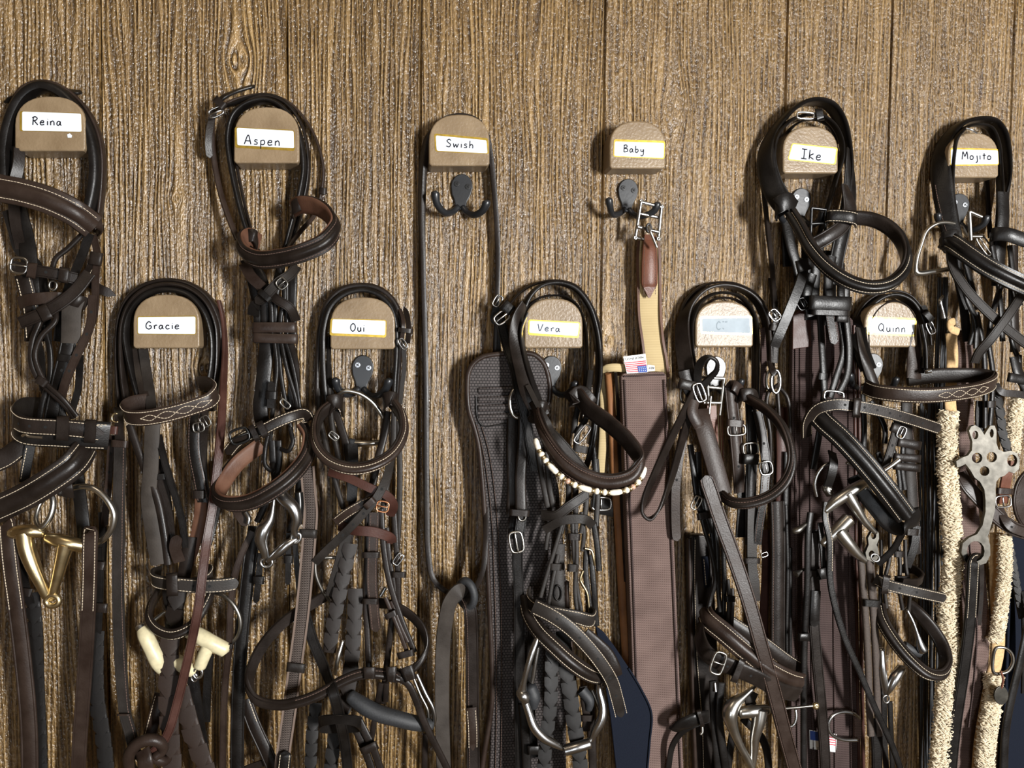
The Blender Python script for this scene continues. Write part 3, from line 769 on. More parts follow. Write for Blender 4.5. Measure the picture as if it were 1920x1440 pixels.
s('cheekpiece', [(485, 890, 30), (505, 990, 34), (497, 1100, 36), (488, 1300, 38), (440, 1440, 40)], 34, 'leather_brown', prof='crease')
keeper(R, 498, 1010, 42, 58, 62, 10, 'leather_dark')
s('strap_tip', [(470, 1140, 26), (540, 1178, 26), (602, 1202, 24)], 44, 'leather_dark', tip='point')
s('noseband', [(60, 1052, 58), (180, 1072, 60), (280, 1088, 60), (400, 1115, 54)], 58, 'leather_dark', holes=[.55], prof='crease')
buckle(R, 98, 1046, 62, 80, 74, 8, 'steel', r=6.5)
keeper(R, 165, 1072, 64, 70, 40, 98, 'leather_brown'); keeper(R, 330, 1096, 64, 70, 44, 98, 'leather_dark')
s('cheekpiece', [(118, 1095, 48), (140, 1180, 48), (160, 1270, 46), (175, 1440, 44)], 76, 'leather_dark', stitch=[-.36, .36])
s('noseband', [(465, 1085, 52), (380, 1190, 62), (260, 1275, 66), (105, 1345, 62)], 60, 'leather_dark', prof='crease')
keeper(R, 232, 1292, 68, 74, 50, 62, 'leather_dark')
s('flash_strap', [(100, 1240, 44), (150, 1225, 54), (260, 1214, 54), (335, 1216, 46)], 58, 'leather_brown', t=4)
s('flash_strap', [(340, 1210, 46), (400, 1228, 50), (452, 1248, 40)], 62, 'leather_dark')
s('cheekpiece', [(430, 1130, 30), (470, 1060, 34), (490, 1010, 34)], 40, 'leather_dark', stitch=[.3])
ring(R, 'buckle', 275, 1150, 52, 20, 24, 6, 'steel_worn', n=12)
s('cheekpiece', [(400, 1200, 44), (374, 1270, 47), (370, 1360, 47), (368, 1450, 47)], 88, 'suede_grey', t=4)
sheet(0, 560, 3.13)
s('cheekpiece', [(425, 10, 45), (415, 100, 46), (410, 200, 46), (385, 340, 46), (350, 480, 45), (325, 600, 42), (300, 720, 40)], 82, 'leather_black', holes=[.12, .25, .35, .46, .57], prof='crease')
keeper(R, 385, 350, 50, 84, 40, 8, 'leather_black')
s('throatlatch', [(250, 40, 50), (235, 130, 54), (190, 250, 56), (185, 380, 56), (232, 482, 56), (320, 568, 56), (400, 650, 54), (430, 700, 48)], 30, 'leather_dark', t=7, prof='soft')
s('throatlatch', [(325, 60, 50), (325, 130, 56), (240, 225, 60), (205, 330, 60), (232, 430, 60), (275, 502, 60), (370, 590, 60), (450, 690, 52)], 27, 'leather_dark', t=6, prof='soft')
keeper(R, 246, 488, 64, 62, 44, 32, 'leather_dark')
s('cheekpiece', [(255, 160, 38), (292, 300, 40), (292, 460, 40), (250, 610, 40), (225, 740, 38)], 30, 'leather_black', prof='soft', t=6)
s('cheekpiece', [(200, 200, 32), (235, 330, 34), (245, 460, 34), (290, 620, 36)], 46, 'leather_black')
s('cheekpiece', [(545, -20, 44), (525, 170, 48), (452, 330, 52), (392, 470, 52), (350, 610, 48)], 46, 'leather_brown', holes=[.15, .35, .55, .7], prof='crease')
s('cheekpiece', [(470, 330, 36), (458, 530, 38), (425, 650, 38)], 36, 'leather_black')
s('cheekpiece', [(300, 600, 40), (340, 690, 40), (330, 860, 38)], 90, 'leather_black')
s('noseband', [(230, 660, 22), (120, 668, 42), (86, 720, 60), (140, 772, 70), (330, 790, 72), (500, 800, 68), (640, 806, 56)], 160, 'leather_black', t=7, prof='soft', up=(0.06, -0.14, 1), flip=1, stitch=[-.42, .40])
s('noseband_strap', [(84, 715, 66), (140, 742, 78), (330, 756, 80), (500, 772, 76), (612, 792, 68)], 92, 'leather_dark', up=(0.07, -.1, 1), flip=1, tip='point', holes=[.12, .26, .42], stitch=[-.42, .42])
keeper(R, 368, 760, 83, 130, 62, 92, 'leather_dark', t=4); keeper(R, 530, 778, 79, 122, 58, 94, 'leather_dark', t=4)
tube(R, 'buckle', [(130, 805, 84), (150, 798, 86), (165, 806, 86), (250, 816, 86)], 7, 'nickel')
s('noseband', [(520, 850, 44), (490, 900, 66), (430, 975, 80), (300, 1070, 88), (150, 1160, 88), (0, 1230, 84), (-70, 1260, 80)], 150, 'leather_dark', t=8, prof='raised', up=(-.45, -.25, .9), flip=1, stitch=[-.34, .34])
s('noseband', [(180, 850, 36), (110, 880, 40), (40, 930, 42), (-60, 975, 44)], 110, 'leather_dark', t=6, prof='soft', stitch=[-.4])
s('cheekpiece', [(180, 860, 46, 20), (160, 960, 46, 20), (140, 1080, 44)], 50, 'leather_black', stitch=[.3])
s('cheekpiece', [(450, 900, 36), (455, 1050, 34), (480, 1250, 30), (500, 1440, 30)], 70, 'leather_black')
s('bit_hanger', [(370, 1050, 52), (380, 1110, 60), (388, 1160, 52)], 84, 'leather_dark')
tube(R, 'bit_ring', [(420, 1112, 46), (470, 1102, 52), (540, 1110, 56), (615, 1165, 58), (668, 1260, 58), (655, 1350, 56), (610, 1410, 52), (560, 1440, 44)], 17, 'nickel')
tube(R, 'bit_ring', [(296, 1130, 52), (312, 1200, 56), (290, 1290, 58), (240, 1345, 58), (212, 1300, 52), (232, 1210, 44), (275, 1160, 40)], [15, 16, 16, 15, 13, 12, 12], 'nickel')
sheet(0, 960, 3.0)
tube(R, 'bit_mouthpiece', [(72, 118, 48), (120, 112, 56), (180, 108, 58), (245, 118, 54)], [36, 38, 36, 24], 'brass')
tube(R, 'bit_mouthpiece', [(135, 120, 58), (150, 200, 60), (185, 300, 60), (230, 400, 58), (262, 470, 54), (280, 495, 52)], [42, 42, 38, 30, 24, 18], 'brass')
tube(R, 'bit_mouthpiece', [(262, 142, 54), (330, 160, 58), (400, 178, 58), (468, 190, 52)], [26, 36, 36, 36], 'brass')
tube(R, 'bit_mouthpiece', [(372, 180, 58), (350, 260, 58), (322, 370, 56), (300, 450, 54), (292, 490, 52)], [42, 35, 29, 23, 18], 'brass')
ring(R, 'bit_link', 296, 498, 56, 36, 30, 16, 'brass', n=16)
s('rein', [(30, 70, 20), (40, 60, 48), (44, 130, 54), (60, 300, 54), (90, 520, 50), (125, 800, 46), (155, 1100, 44), (166, 1300, 42), (168, 1600, 40)], 86, 'leather_brown', prof='crease', t=5, stitch=[lambda x: -.36 if x < .4 else None, lambda x: .36 if x < .4 else None])
s('rein', [(500, 190, 34), (508, 112, 56), (506, 200, 60), (502, 400, 58), (494, 600, 54), (480, 850, 50), (462, 1100, 46), (445, 1350, 44), (438, 1600, 42)], 76, 'leather_brown', prof='crease', t=5, stitch=[lambda x: -.36 if x < .36 else None, lambda x: .36 if x < .36 else None])
s('rein', [(98, 190, 36), (125, 330, 38), (155, 460, 38), (175, 520, 36)], 44, 'leather_black', prof='crease')
keeper(R, 104, 238, 42, 46, 44, 5, 'leather_dark'); keeper(R, 152, 452, 42, 48, 44, 5, 'leather_dark')
braid(R, [(186, 480, 34), (202, 650, 34), (208, 850, 32), (218, 1100, 30), (226, 1300, 30), (232, 1600, 30)], 74, 'leather_black')
s('rein', [(555, 200, 38), (562, 330, 40), (560, 480, 40), (552, 640, 38), (545, 740, 36)], 40, 'leather_black', prof='crease')
keeper(R, 562, 302, 45, 50, 46, 4, 'leather_dark'); keeper(R, 572, 540, 44, 54, 50, 4, 'leather_dark')
braid(R, [(545, 700, 36), (542, 900, 36), (552, 1080, 36), (580, 1250, 36), (598, 1400, 36), (610, 1600, 36)], 80, 'leather_black')
s('rein', [(575, 0, 26), (580, 120, 28), (575, 300, 28)], 40, 'leather_black')
# ================================================================== bridle on the Gracie block
sheet()
R = thing('bridle', 'brown bridle with cream rubber bit and knotted reins on the Gracie block', 'bridle', (312, 600, 20), 'leather bridles on the blocks'); s = maker(R)
s('headpiece', E([(262, 745), (250, 700), (241, 660), (237, 625), (243, 592), (262, 563), (290, 546), (322, 543), (356, 552), (384, 580), (399, 620), (402, 660), (398, 700), (390, 735)]), 34, 'leather_black', t=10, prof='soft')
s('crown_strap', E([(240, 765), (232, 710), (229, 650), (232, 605), (246, 568), (274, 543), (312, 533), (352, 539), (386, 563), (407, 605), (411, 660), (406, 720), (398, 770)]), 30, 'leather_dark', t=8, prof='soft')
s('crown_strap', E([(226, 775), (221, 710), (220, 640), (226, 590), (244, 555), (275, 533), (315, 525), (358, 533), (394, 560), (414, 605), (420, 650), (421, 700), (418, 760)], 86, 18), 24, 'leather_dark', t=7, prof='soft')
s('cheekpiece', [(268, 655, 16, 40), (275, 700, 24, 10), (282, 745, 30), (285, 800, 34)], 17, 'leather_grey')
s('cheekpiece', [(256, 655, 16, 40), (262, 700, 24, 20), (272, 745, 30)], 16, 'leather_dark')
sheet(0, 560, 3.13)
s('browband', [(1170, 500, 22), (1235, 505, 40), (1268, 545, 56), (1240, 592, 66), (1120, 640, 74), (950, 685, 78), (820, 702, 72), (745, 690, 60), (728, 650, 48), (770, 620, 38), (880, 600, 28)], 92, 'leather_brown', t=5, prof='soft', up=(-.18, -.22, 1), flip=1, stitch=[-.38, .38, wave(.2, 4, .30, .68), wave(-.2, 4, .30, .68)])
ring(R, 'bit_hook', 680, 700, 40, 24, 26, 5, 'brass', n=12, a0=60, a1=290)
keeper(R, 662, 772, 40, 50, 46, 4, 'leather_red'); keeper(R, 702, 852, 44, 88, 40, 4, 'leather_brown')
s('cheekpiece', [(690, 640, 30, 40), (700, 720, 34), (700, 800, 36), (708, 860, 38)], 46, 'leather_dark')
s('rein', [(655, 800, 30), (650, 900, 30), (640, 1050, 30), (612, 1340, 30)], 36, 'leather_brown', tip='round', holes=[.2, .4, .6])
s('cheekpiece', [(760, 740, 34), (800, 860, 36), (835, 960, 38), (920, 1170, 40), (965, 1400, 42), (985, 1560, 42)], 44, 'leather_dark', t=8, prof='round')
s('cheekpiece', [(900, 690, 40), (893, 800, 42), (885, 1000, 42), (872, 1180, 40), (905, 1420, 42), (930, 1560, 42)], 82, 'suede_grey', t=4)
s('cheekpiece', [(930, 800, 40), (960, 930, 44), (1010, 1100, 46), (1065, 1290, 46), (1085, 1420, 46), (1090, 1500, 44)], 38, 'leather_black', prof='crease')
s('cheekpiece', [(935, 940, 32), (955, 1080, 34), (985, 1300, 34), (1000, 1460, 34)], 64, 'leather_dark')
keeper(R, 942, 1045, 40, 70, 34, -4, 'leather_black')
s('cheekpiece', [(1150, 640, 26), (1140, 740, 34), (1140, 900, 36), (1170, 1060, 38), (1195, 1200, 38)], 66, 'leather_black', stitch=[-.38, .38], smat='thread_dark')
s('cheekpiece', [(1200, 640, 26), (1195, 800, 32), (1190, 960, 34), (1200, 1100, 34), (1250, 1250, 32)], 46, 'leather_dark')
buckle(R, 1165, 755, 42, 50, 60, 80, 'steel_worn', r=5); buckle(R, 1205, 720, 40, 60, 50, 60, 'steel_worn', r=4)
keeper(R, 1168, 1150, 42, 62, 46, 0, 'leather_dark')
s('cheekpiece', [(1180, 1140, 36), (1175, 1260, 40), (1140, 1440, 42), (1100, 1560, 42)], 66, 'leather_lining', t=4)
s('strap_tip', [(1260, 1200, 20), (1230, 1330, 20), (1200, 1440, 22)], 80, 'leather_black')
sheet(0, 960, 3.0)
s('rein', [(676, -375, 40), (672, -200, 44), (668, 0, 46), (667, 150, 46), (664, 400, 46), (672, 700, 46), (690, 1000, 46), (705, 1140, 46), (730, 1230, 48), (752, 1320, 48)], 62, 'leather_grey', prof='crease', stitch=[-.32], smat='thread_dark')
keeper(R, 696, 1140, 50, 66, 10, 0, 'leather_brown')
s('strap_end', [(1010, 280, 48), (985, 200, 52), (1000, 130, 52)], 62, 'leather_brown', tip='round')
s('cheekpiece', [(1070, 140, 44), (1050, 280, 46), (1030, 380, 44), (1000, 480, 40)], 70, 'leather_dark')
s('noseband', [(1150, 320, 26), (1190, 345, 44), (1160, 385, 60), (1060, 412, 66), (960, 405, 68), (870, 385, 58), (858, 360, 46), (900, 345, 30)], 80, 'leather_grey', t=5, up=(0, -.25, 1), flip=1, stitch=[-.4, .4])
s('noseband', [(980, 405, 70), (1100, 415, 70), (1200, 415, 66), (1300, 405, 60), (1340, 395, 56)], 76, 'leather_grey', t=5, stitch=[-.4, .4], holes=[.3, .55], tip='round')
keeper(R, 968, 408, 76, 120, 58, 88, 'leather_dark')
s('noseband', [(900, 440, 28), (855, 520, 38), (845, 600, 52), (890, 665, 66), (970, 690, 72), (1060, 655, 70), (1130, 570, 60), (1175, 480, 48), (1185, 420, 38)], 74, 'leather_dark', t=7, prof='raised', up=(.1, -.45, .9), flip=1, stitch=[-.36, .36, .0])
tube(R, 'bit_mouthpiece', [(798, 655, 46), (815, 690, 50), (850, 760, 52), (890, 840, 50), (915, 880, 44)], [28, 38, 40, 42, 36], 'rubber_cream')
tube(R, 'bit_end', [(786, 640, 46), (802, 670, 48)], 26, 'steel')
tube(R, 'bit_mouthpiece', [(985, 825, 46), (1030, 860, 50), (1085, 905, 46)], [30, 40, 26], 'rubber_cream')
tube(R, 'bit_mouthpiece', [(1050, 660, 46), (1120, 695, 52), (1190, 735, 54), (1270, 775, 50)], [38, 42, 42, 40], 'rubber_cream')
tube(R, 'bit_mouthpiece', [(1180, 740, 54), (1150, 800, 54), (1125, 870, 50)], [36, 36, 32], 'rubber_cream')
ring(R, 'bit_link', 1112, 905, 50, 26, 30, 8, 'steel', n=14); ring(R, 'bit_link', 1092, 930, 46, 16, 22, 7, 'steel', n=12)
tube(R, 'bit_ring', [(1190, 450, 34), (1260, 470, 44), (1320, 530, 48), (1352, 610, 48), (1340, 690, 46), (1300, 740, 44)], 12, 'steel_worn')
tube(R, 'bit_ring', [(930, 560, 38), (870, 605, 40), (835, 640, 44)], 10, 'nickel')
s('cheekpiece', [(960, 390, 46), (965, 470, 48), (985, 560, 46), (970, 700, 44)], 90, 'leather_black')
braid(R, [(1000, 470, 52), (985, 560, 52), (968, 640, 44)], 90, 'leather_dark')
braid(R, [(960, 720, 50), (952, 850, 52), (948, 1050, 52), (958, 1250, 50), (972, 1440, 48), (980, 1620, 48)], 100, 'leather_brown')
braid(R, [(1020, 1020, 42), (1060, 1160, 42), (1100, 1290, 42), (1150, 1420, 42), (1190, 1560, 42)], 100, 'leather_brown')
s('cheekpiece', [(1080, 900, 30), (1100, 1050, 32), (1130, 1260, 30), (1150, 1380, 30)], 62, 'leather_black', t=4)
s('cheekpiece', [(905, 1020, 28), (870, 1150, 30), (830, 1300, 32)], 66, 'leather_brown', stitch=[.35])
s('cheekpiece', [(1180, 800, 24), (1165, 1000, 24), (1160, 1180, 24)], 44, 'leather_black')
s('rein', [(1232, -1190, 16, 88), (1256, -1080, 18, 86), (1266, -930, 24, 80), (1257, -720, 34, 65), (1243, -480, 46, 45), (1222, -250, 54, 30), (1190, 0, 58, 25), (1165, 150, 64, 20), (1140, 340, 78, 15), (1118, 520, 82, 15), (1080, 720, 78, 15), (1040, 900, 70, 10), (1000, 1060, 66, 10), (950, 1230, 64, 10), (905, 1310, 62, 0), (860, 1350, 60)], 48, 'leather_red', prof='crease', t=5)
tube(R, 'rein_knot', [(790, 1500, 52), (735, 1440, 58), (730, 1360, 66), (780, 1300, 70), (850, 1280, 70), (905, 1300, 66), (915, 1340, 60), (870, 1380, 62)], [26, 30, 32, 32, 32, 30, 28, 26], 'leather_brown')
tube(R, 'rein_knot', [(740, 1320, 46), (800, 1380, 58), (860, 1380, 60), (930, 1400, 54), (960, 1360, 46)], [22, 26, 28, 26, 20], 'leather_brown')
s('rein', [(800, 1340, 66), (815, 1400, 72), (818, 1480, 68), (820, 1600, 60)], 82, 'leather_brown', t=6, prof='soft')
# ================================================================== bridle on the Aspen block
sheet(360, 140, 2.88)
R = thing('bridle', 'dark bridle with lined padded noseband and silver snaffle on the Aspen block', 'bridle', (400, 400, 20), 'leather bridles on the blocks'); s = maker(R)
s('headpiece', E([(330, 920), (300, 850), (246, 660), (208, 470), (196, 340), (225, 225), (295, 163), (395, 140), (480, 172), (560, 270), (598, 400), (606, 520), (585, 650), (545, 800), (505, 950)]), 84, 'leather_black', t=9, prof='soft')
s('crown_strap', E([(360, 950), (330, 870), (280, 680), (240, 480), (215, 330), (240, 210), (310, 140), (400, 118), (500, 152), (588, 262), (625, 400), (632, 530), (612, 660), (570, 820), (530, 960)], 86, 16), 50, 'leather_dark', t=5, prof='soft')
s('throatlatch', E([(140, 190), (220, 140), (320, 112), (420, 108), (530, 155), (630, 268), (692, 410), (712, 530), (700, 640), (690, 680)], 84, 9), 30, 'leather_brown', t=4.5, prof='soft')
s('crown_strap', E([(165, 170), (230, 155), (300, 128), (390, 110), (480, 130), (560, 200)], 80, 14), 66, 'leather_black', t=5, prof='soft')
s('strap_tip', [(130, 175, 26, 40), (160, 130, 30, 40), (240, 90, 26, 50), (340, 60, 22, 50)], 34, 'leather_black', tip='round')
keeper(R, 150, 152, 34, 70, 36, 42, 'leather_dark')
buckle(R, 130, 203, 30, 74, 40, -24, 'steel', r=5.5)
s('throatlatch', [(118, 190, 22, 20), (96, 290, 24, 20), (88, 370, 24, 20), (95, 450, 22, 20)], 34, 'leather_dark', tip='round', t=5)
s('throatlatch', [(108, 230, 14, 30), (108, 350, 16, 30), (122, 480, 18, 30), (155, 640, 22, 30), (198, 770, 26, 30), (245, 890, 30, 30)], 30, 'leather_brown', t=5, prof='soft')
s('throatlatch', [(700, 660, 10, 20), (660, 760, 16), (600, 830, 24), (530, 920, 30), (480, 1020, 34), (460, 1090, 36)], 24, 'leather_brown', t=5, prof='soft')
keeper(R, 706, 628, 14, 34, 34, 8, 'leather_dark')
s('browband', [(560, 720, 30), (600, 700, 44), (680, 712, 62), (752, 765, 80), (776, 830, 94), (720, 905, 104), (610, 958, 106), (480, 992, 98), (360, 1002, 86), (282, 965, 70), (262, 905, 54), (300, 875, 40), (350, 905, 30)], 92, 'leather_dark', t=7, prof='raised', up=(-.16, -.34, 1), flip=1, stitch=[-.34, .34], smat='thread_dark', lining='leather_lining')
s('browband_loop', [(555, 760, 20), (548, 716, 44), (600, 692, 46), (612, 720, 30)], 66, 'leather_dark', up=(0, -.1, 1))
s('browband_loop', [(285, 890, 30), (300, 870, 46), (335, 870, 48), (352, 920, 34)], 66, 'leather_dark', up=(0, -.1, 1))
cords(R, 'cheekpiece', [[(285, 1000, 32), (320, 1110, 34), (350, 1250, 34), (360, 1450, 34)], [(330, 1010, 32), (390, 1130, 36), (395, 1280, 36), (400, 1450, 36)], [(500, 960, 32), (470, 1080, 36), (440, 1240, 38), (455, 1450, 36)], [(540, 960, 26), (545, 1100, 30), (540, 1260, 30), (545, 1450, 30)]], 46, 'leather_black')
cords(R, 'cheekpiece', [[(470, 1040, 40), (500, 1180, 42), (480, 1300, 42), (470, 1450, 40)], [(510, 1120, 40), (510, 1300, 40), (512, 1450, 40)], [(420, 1180, 44), (430, 1300, 44), (430, 1450, 42)]], 26, 'leather_black', t=6)
s('flash_strap', [(280, 1020, 40), (320, 1090, 48), (380, 1150, 50)], 56, 'leather_brown', t=5)
s('flash_strap', [(565, 1035, 44), (530, 1080, 54), (470, 1120, 60), (400, 1190, 62), (345, 1232, 54)], 54, 'leather_grey', prof='crease', tip='round')
buckle(R, 485, 1128, 66, 50, 52, -40, 'steel_worn', r=5); keeper(R, 395, 1195, 66, 76, 30, 42, 'leather_black')
s('flash_strap', [(410, 1170, 48), (460, 1215, 56), (530, 1260, 56), (562, 1330, 46)], 50, 'leather_dark', prof='crease')
s('flash_strap', [(330, 1300, 42), (340, 1250, 50), (360, 1240, 52)], 60, 'leather_black')
keeper(R, 446, 1365, 56, 226, 54, 0, 'leather_brown', depth=18); keeper(R, 450, 1424, 56, 232, 50, 2, 'leather_brown', depth=18)
sheet(360, 600, 3.273)
s('cheekpiece', [(462, 120, 36), (450, 250, 38), (432, 420, 38), (420, 540, 38), (440, 680, 36)], 84, 'leather_black', t=4)
cords(R, 'cheekpiece', [[(505, 120, 44), (520, 300, 46), (505, 450, 46), (490, 620, 44), (480, 740, 40)], [(545, 120, 46), (580, 290, 48), (640, 500, 46), (650, 600, 40)], [(530, 130, 42), (545, 330, 42), (570, 480, 42), (610, 680, 40)], [(570, 120, 36), (610, 250, 38), (640, 390, 38), (662, 560, 36)]], 26, 'leather_black', t=6)
s('cheekpiece', [(585, 120, 30), (620, 260, 32), (625, 420, 32), (600, 560, 32)], 66, 'leather_dark')
s('strap_end', [(482, 540, 52), (486, 450, 54), (488, 375, 52)], 44, 'leather_black', tip='round'); keeper(R, 487, 462, 58, 62, 46, 2, 'leather_black')
buckle(R, 572, 515, 52, 66, 30, 42, 'nickel', r=5, tongue=False)
s('noseband', [(720, 610, 44), (690, 575, 58), (620, 590, 70), (530, 625, 76), (440, 670, 78), (350, 705, 76), (280, 745, 72), (215, 820, 62)], 72, 'leather_dark', t=6, prof='soft', tip='round', stitch=[-.38, .38])
keeper(R, 432, 672, 84, 90, 40, 64, 'leather_dark', t=4); keeper(R, 382, 694, 83, 90, 34, 64, 'leather_dark', t=4)
buckle(R, 292, 712, 80, 110, 80, -20, 'curb_black', r=8)
s('noseband', [(420, 760, 28), (280, 870, 34), (195, 980, 46), (152, 1075, 62), (205, 1130, 82), (345, 1126, 94), (500, 1050, 96), (630, 945, 86), (712, 830, 68), (726, 730, 52), (680, 650, 40)], 98, 'leather_dark', t=8, prof='raised', up=(-.42, -.32, .85), flip=1, stitch=[-.34, .34], smat='thread_dark', lining='leather_lining')
cords(R, 'flash_strap', [[(470, 690, 48), (448, 800, 54), (450, 890, 54), (490, 925, 50), (500, 880, 44)], [(600, 660, 48), (618, 750, 52), (590, 805, 52), (545, 790, 46)]], 26, 'leather_black', t=7)
cords(R, 'cheekpiece', [[(490, 740, 38), (500, 900, 38), (520, 1060, 36)], [(530, 740, 38), (530, 900, 38), (470, 1080, 38), (400, 1240, 36)], [(660, 980, 30), (640, 1150, 32), (600, 1300, 32)]], 40, 'leather_black')
s('strap_tip', [(260, 1130, 40), (300, 1200, 44), (340, 1260, 44)], 66, 'leather_brown', tip='round')
tube(R, 'bit_ring', [(330, 1180, 50), (350, 1220, 52), (345, 1250, 52)], 14, 'steel')
tube(R, 'bit_mouthpiece', [(505, 1060, 60), (498, 1140, 62), (478, 1225, 64), (440, 1285, 66), (425, 1350, 66), (445, 1420, 64), (450, 1460, 62)], [12, 14, 30, 42, 38, 26, 20], 'steel')
tube(R, 'bit_mouthpiece', [(540, 1060, 60), (575, 1105, 64), (620, 1150, 66), (642, 1220, 66), (628, 1290, 64), (640, 1330, 62)], [38, 40, 38, 30, 22, 16], 'steel')
tube(R, 'bit_ring', [(655, 1060, 48), (660, 1140, 50), (650, 1250, 50)], 26, 'curb_black')
sheet(400, 980, 3.13)
tube(R, 'bit_mouthpiece', [(490, 92, 58), (440, 122, 60), (380, 175, 60), (315, 228, 58)], [14, 26, 28, 14], 'steel')
ring(R, 'bit_link', 485, 88, 60, 26, 32, 9, 'steel', n=14, rot=30); ring(R, 'bit_link', 312, 232, 60, 34, 28, 9, 'steel', n=14)
s('rein', [(552, -330, 34, 20), (560, -200, 40), (572, -60, 46), (565, 60, 48), (545, 300, 50), (520, 550, 52), (480, 850, 50), (440, 1150, 48), (405, 1400, 46), (390, 1620, 44)], 82, 'web_grip', t=4.5, stitch=None)
for u in (-36, 36):
    s('rein_edge', [(552 + u, -330, 35), (560 + u, -200, 41), (572 + u, -60, 48), (565 + u, 60, 50), (545 + u, 300, 52), (520 + u, 550, 54), (480 + u, 850, 52), (440 + u, 1150, 50), (405 + u, 1400, 48), (390 + u, 1620, 46)], 12, 'edge_beige', t=4)
keeper(R, 556, 65, 54, 92, 50, 3, 'leather_grey'); keeper(R, 484, 852, 56, 96, 52, 6, 'leather_grey')
s('strap_tip', [(405, 1500, 54), (415, 1420, 55), (424, 1340, 54)], 74, 'leather_black', tip='round', stitch=[-.36, .36])
s('rein', [(245, 20, 30), (215, 220, 34), (185, 480, 36), (160, 750, 38), (145, 1050, 40), (140, 1300, 40), (138, 1620, 40)], 76, 'leather_black', prof='crease')
s('rein', [(228, 50, 40), (165, 190, 44), (122, 330, 46), (102, 520, 46), (94, 720, 46), (75, 900, 44), (60, 1150, 42), (55, 1620, 40)], 36, 'leather_brown', prof='crease', t=5)
keeper(R, 92, 725, 50, 40, 30, 0, 'leather_dark')
s('strap_tip', [(280, 180, 42), (265, 330, 44), (250, 470, 42)], 36, 'leather_black', tip='round'); keeper(R, 264, 338, 48, 56, 46, 0, 'leather_black')
s('strap_tip', [(445, 60, 40), (440, 220, 42), (438, 365, 40)], 32, 'leather_black', tip='round'); keeper(R, 440, 215, 46, 44, 46, 0, 'leather_black')
s('cheekpiece', [(470, 20, 38), (490, 250, 38), (505, 420, 36)], 30, 'leather_black')
s('rein', [(185, 1040, 28), (240, 1190, 30), (300, 1320, 32), (370, 1480, 32)], 78, 'leather_dark', prof='crease', stitch=[lambda x: -.3 if x < .3 else None])
s('rein', [(160, 1460, 26), (260, 1420, 28), (330, 1400, 28)], 40, 'leather_dark')
# ================================================================== bit hung on the Oui hook
sheet(360, 600, 3.273)
R = thing('snaffle_bit', 'loose-ring bit with a bronze ring hanging from the hook under Oui', 'bit', (985, 480, 20))
tube(R, 'bit_ring', [(985, 880, 16), (950, 740, 18), (900, 600, 22), (880, 500, 26), (925, 440, 28), (1010, 445, 28), (1100, 500, 26), (1165, 585, 24), (1190, 660, 22), (1175, 740, 20)], 13, 'nickel')
tube(R, 'bit_mouthpiece', [(975, 760, 20), (1060, 758, 22), (1145, 752, 20)], [26, 18, 18], 'nickel')
tube(R, 'rubber_guard', [(975, 740, 20), (985, 800, 22), (990, 880, 20)], [30, 32, 26], 'rubber_black')
# ================================================================== bridle on the Oui block
sheet(580, 520, 5.54)
R = thing('bridle', 'brown bridle with round browband loop and black rubber bit on the Oui block', 'bridle', (550, 700, 20), 'leather bridles on the blocks'); s = maker(R)
s('headpiece', E([(85, 1330), (78, 1100), (88, 850), (110, 520), (180, 280), (330, 128), (520, 82), (700, 105), (850, 210), (940, 380), (955, 560), (940, 720), (925, 1000), (905, 1300)], 86, 20), 110, 'leather_dark', t=9, prof='soft')
s('crown_strap', E([(175, 1320), (150, 1050), (140, 800), (150, 520), (222, 300), (370, 172), (560, 128), (720, 178), (845, 300), (905, 500), (912, 760), (895, 1050), (880, 1300)], 86, 24), 120, 'leather_black', t=10, prof='soft')
s('crown_strap', [(205, 620, 14, 70), (200, 850, 18, 60), (210, 1100, 22, 30), (235, 1300, 26)], 60, 'leather_black', t=4)
s('throatlatch', [(965, 660, 20), (985, 800, 20), (985, 950, 18), (960, 1150, 18), (945, 1320, 20)], 46, 'leather_grey', t=4)
s('strap_tip', [(1020, 680, 26, 20), (1032, 540, 28, 20), (1015, 400, 26, 20), (985, 305, 24, 20)], 54, 'leather_dark', tip='point')
s('throatlatch', [(935, 330, 22, 40), (965, 420, 26, 30), (975, 520, 28, 20), (960, 640, 26)], 44, 'leather_brown')
keeper(R, 1000, 552, 32, 136, 46, 8, 'leather_dark'); buckle(R, 972, 690, 32, 110, 56, 56, 'steel', r=8)
sheet(360, 600, 3.273)
s('browband', [(905, 480, 24), (850, 520, 34), (782, 580, 46), (752, 680, 62), (770, 790, 82), (850, 878, 96), (980, 918, 102), (1120, 895, 98), (1238, 820, 84), (1298, 705, 68), (1290, 590, 50), (1240, 510, 36), (1195, 470, 24)], 76, 'leather_brown', t=7, prof='raised', up=(0, -.5, .87), stitch=[-.34, .34, wave(.16, 5, .34, .66), wave(-.16, 5, .34, .66)], sv=.35, lining='leather_dark')
s('browband_loop', [(930, 560, 20), (905, 500, 40), (860, 500, 44), (830, 560, 34)], 86, 'leather_dark', up=(0, -.1, 1))
s('browband_loop', [(1180, 560, 20), (1190, 490, 38), (1230, 480, 42), (1260, 560, 30)], 86, 'leather_dark', up=(0, -.1, 1))
cords(R, 'cheekpiece', [[(775, 420, 22), (785, 600, 24), (820, 760, 28), (870, 960, 32), (930, 1160, 36)], [(840, 420, 24), (860, 640, 28), (890, 800, 30), (920, 940, 34)]], 34, 'leather_grey', t=8, prof='round')
cords(R, 'cheekpiece', [[(880, 560, 26), (915, 660, 28), (955, 800, 30), (965, 960, 32), (985, 1180, 34), (950, 1440, 34)], [(1200, 560, 24), (1180, 700, 26), (1140, 860, 28), (1110, 1000, 30), (1060, 1180, 30)]], 46, 'leather_dark')
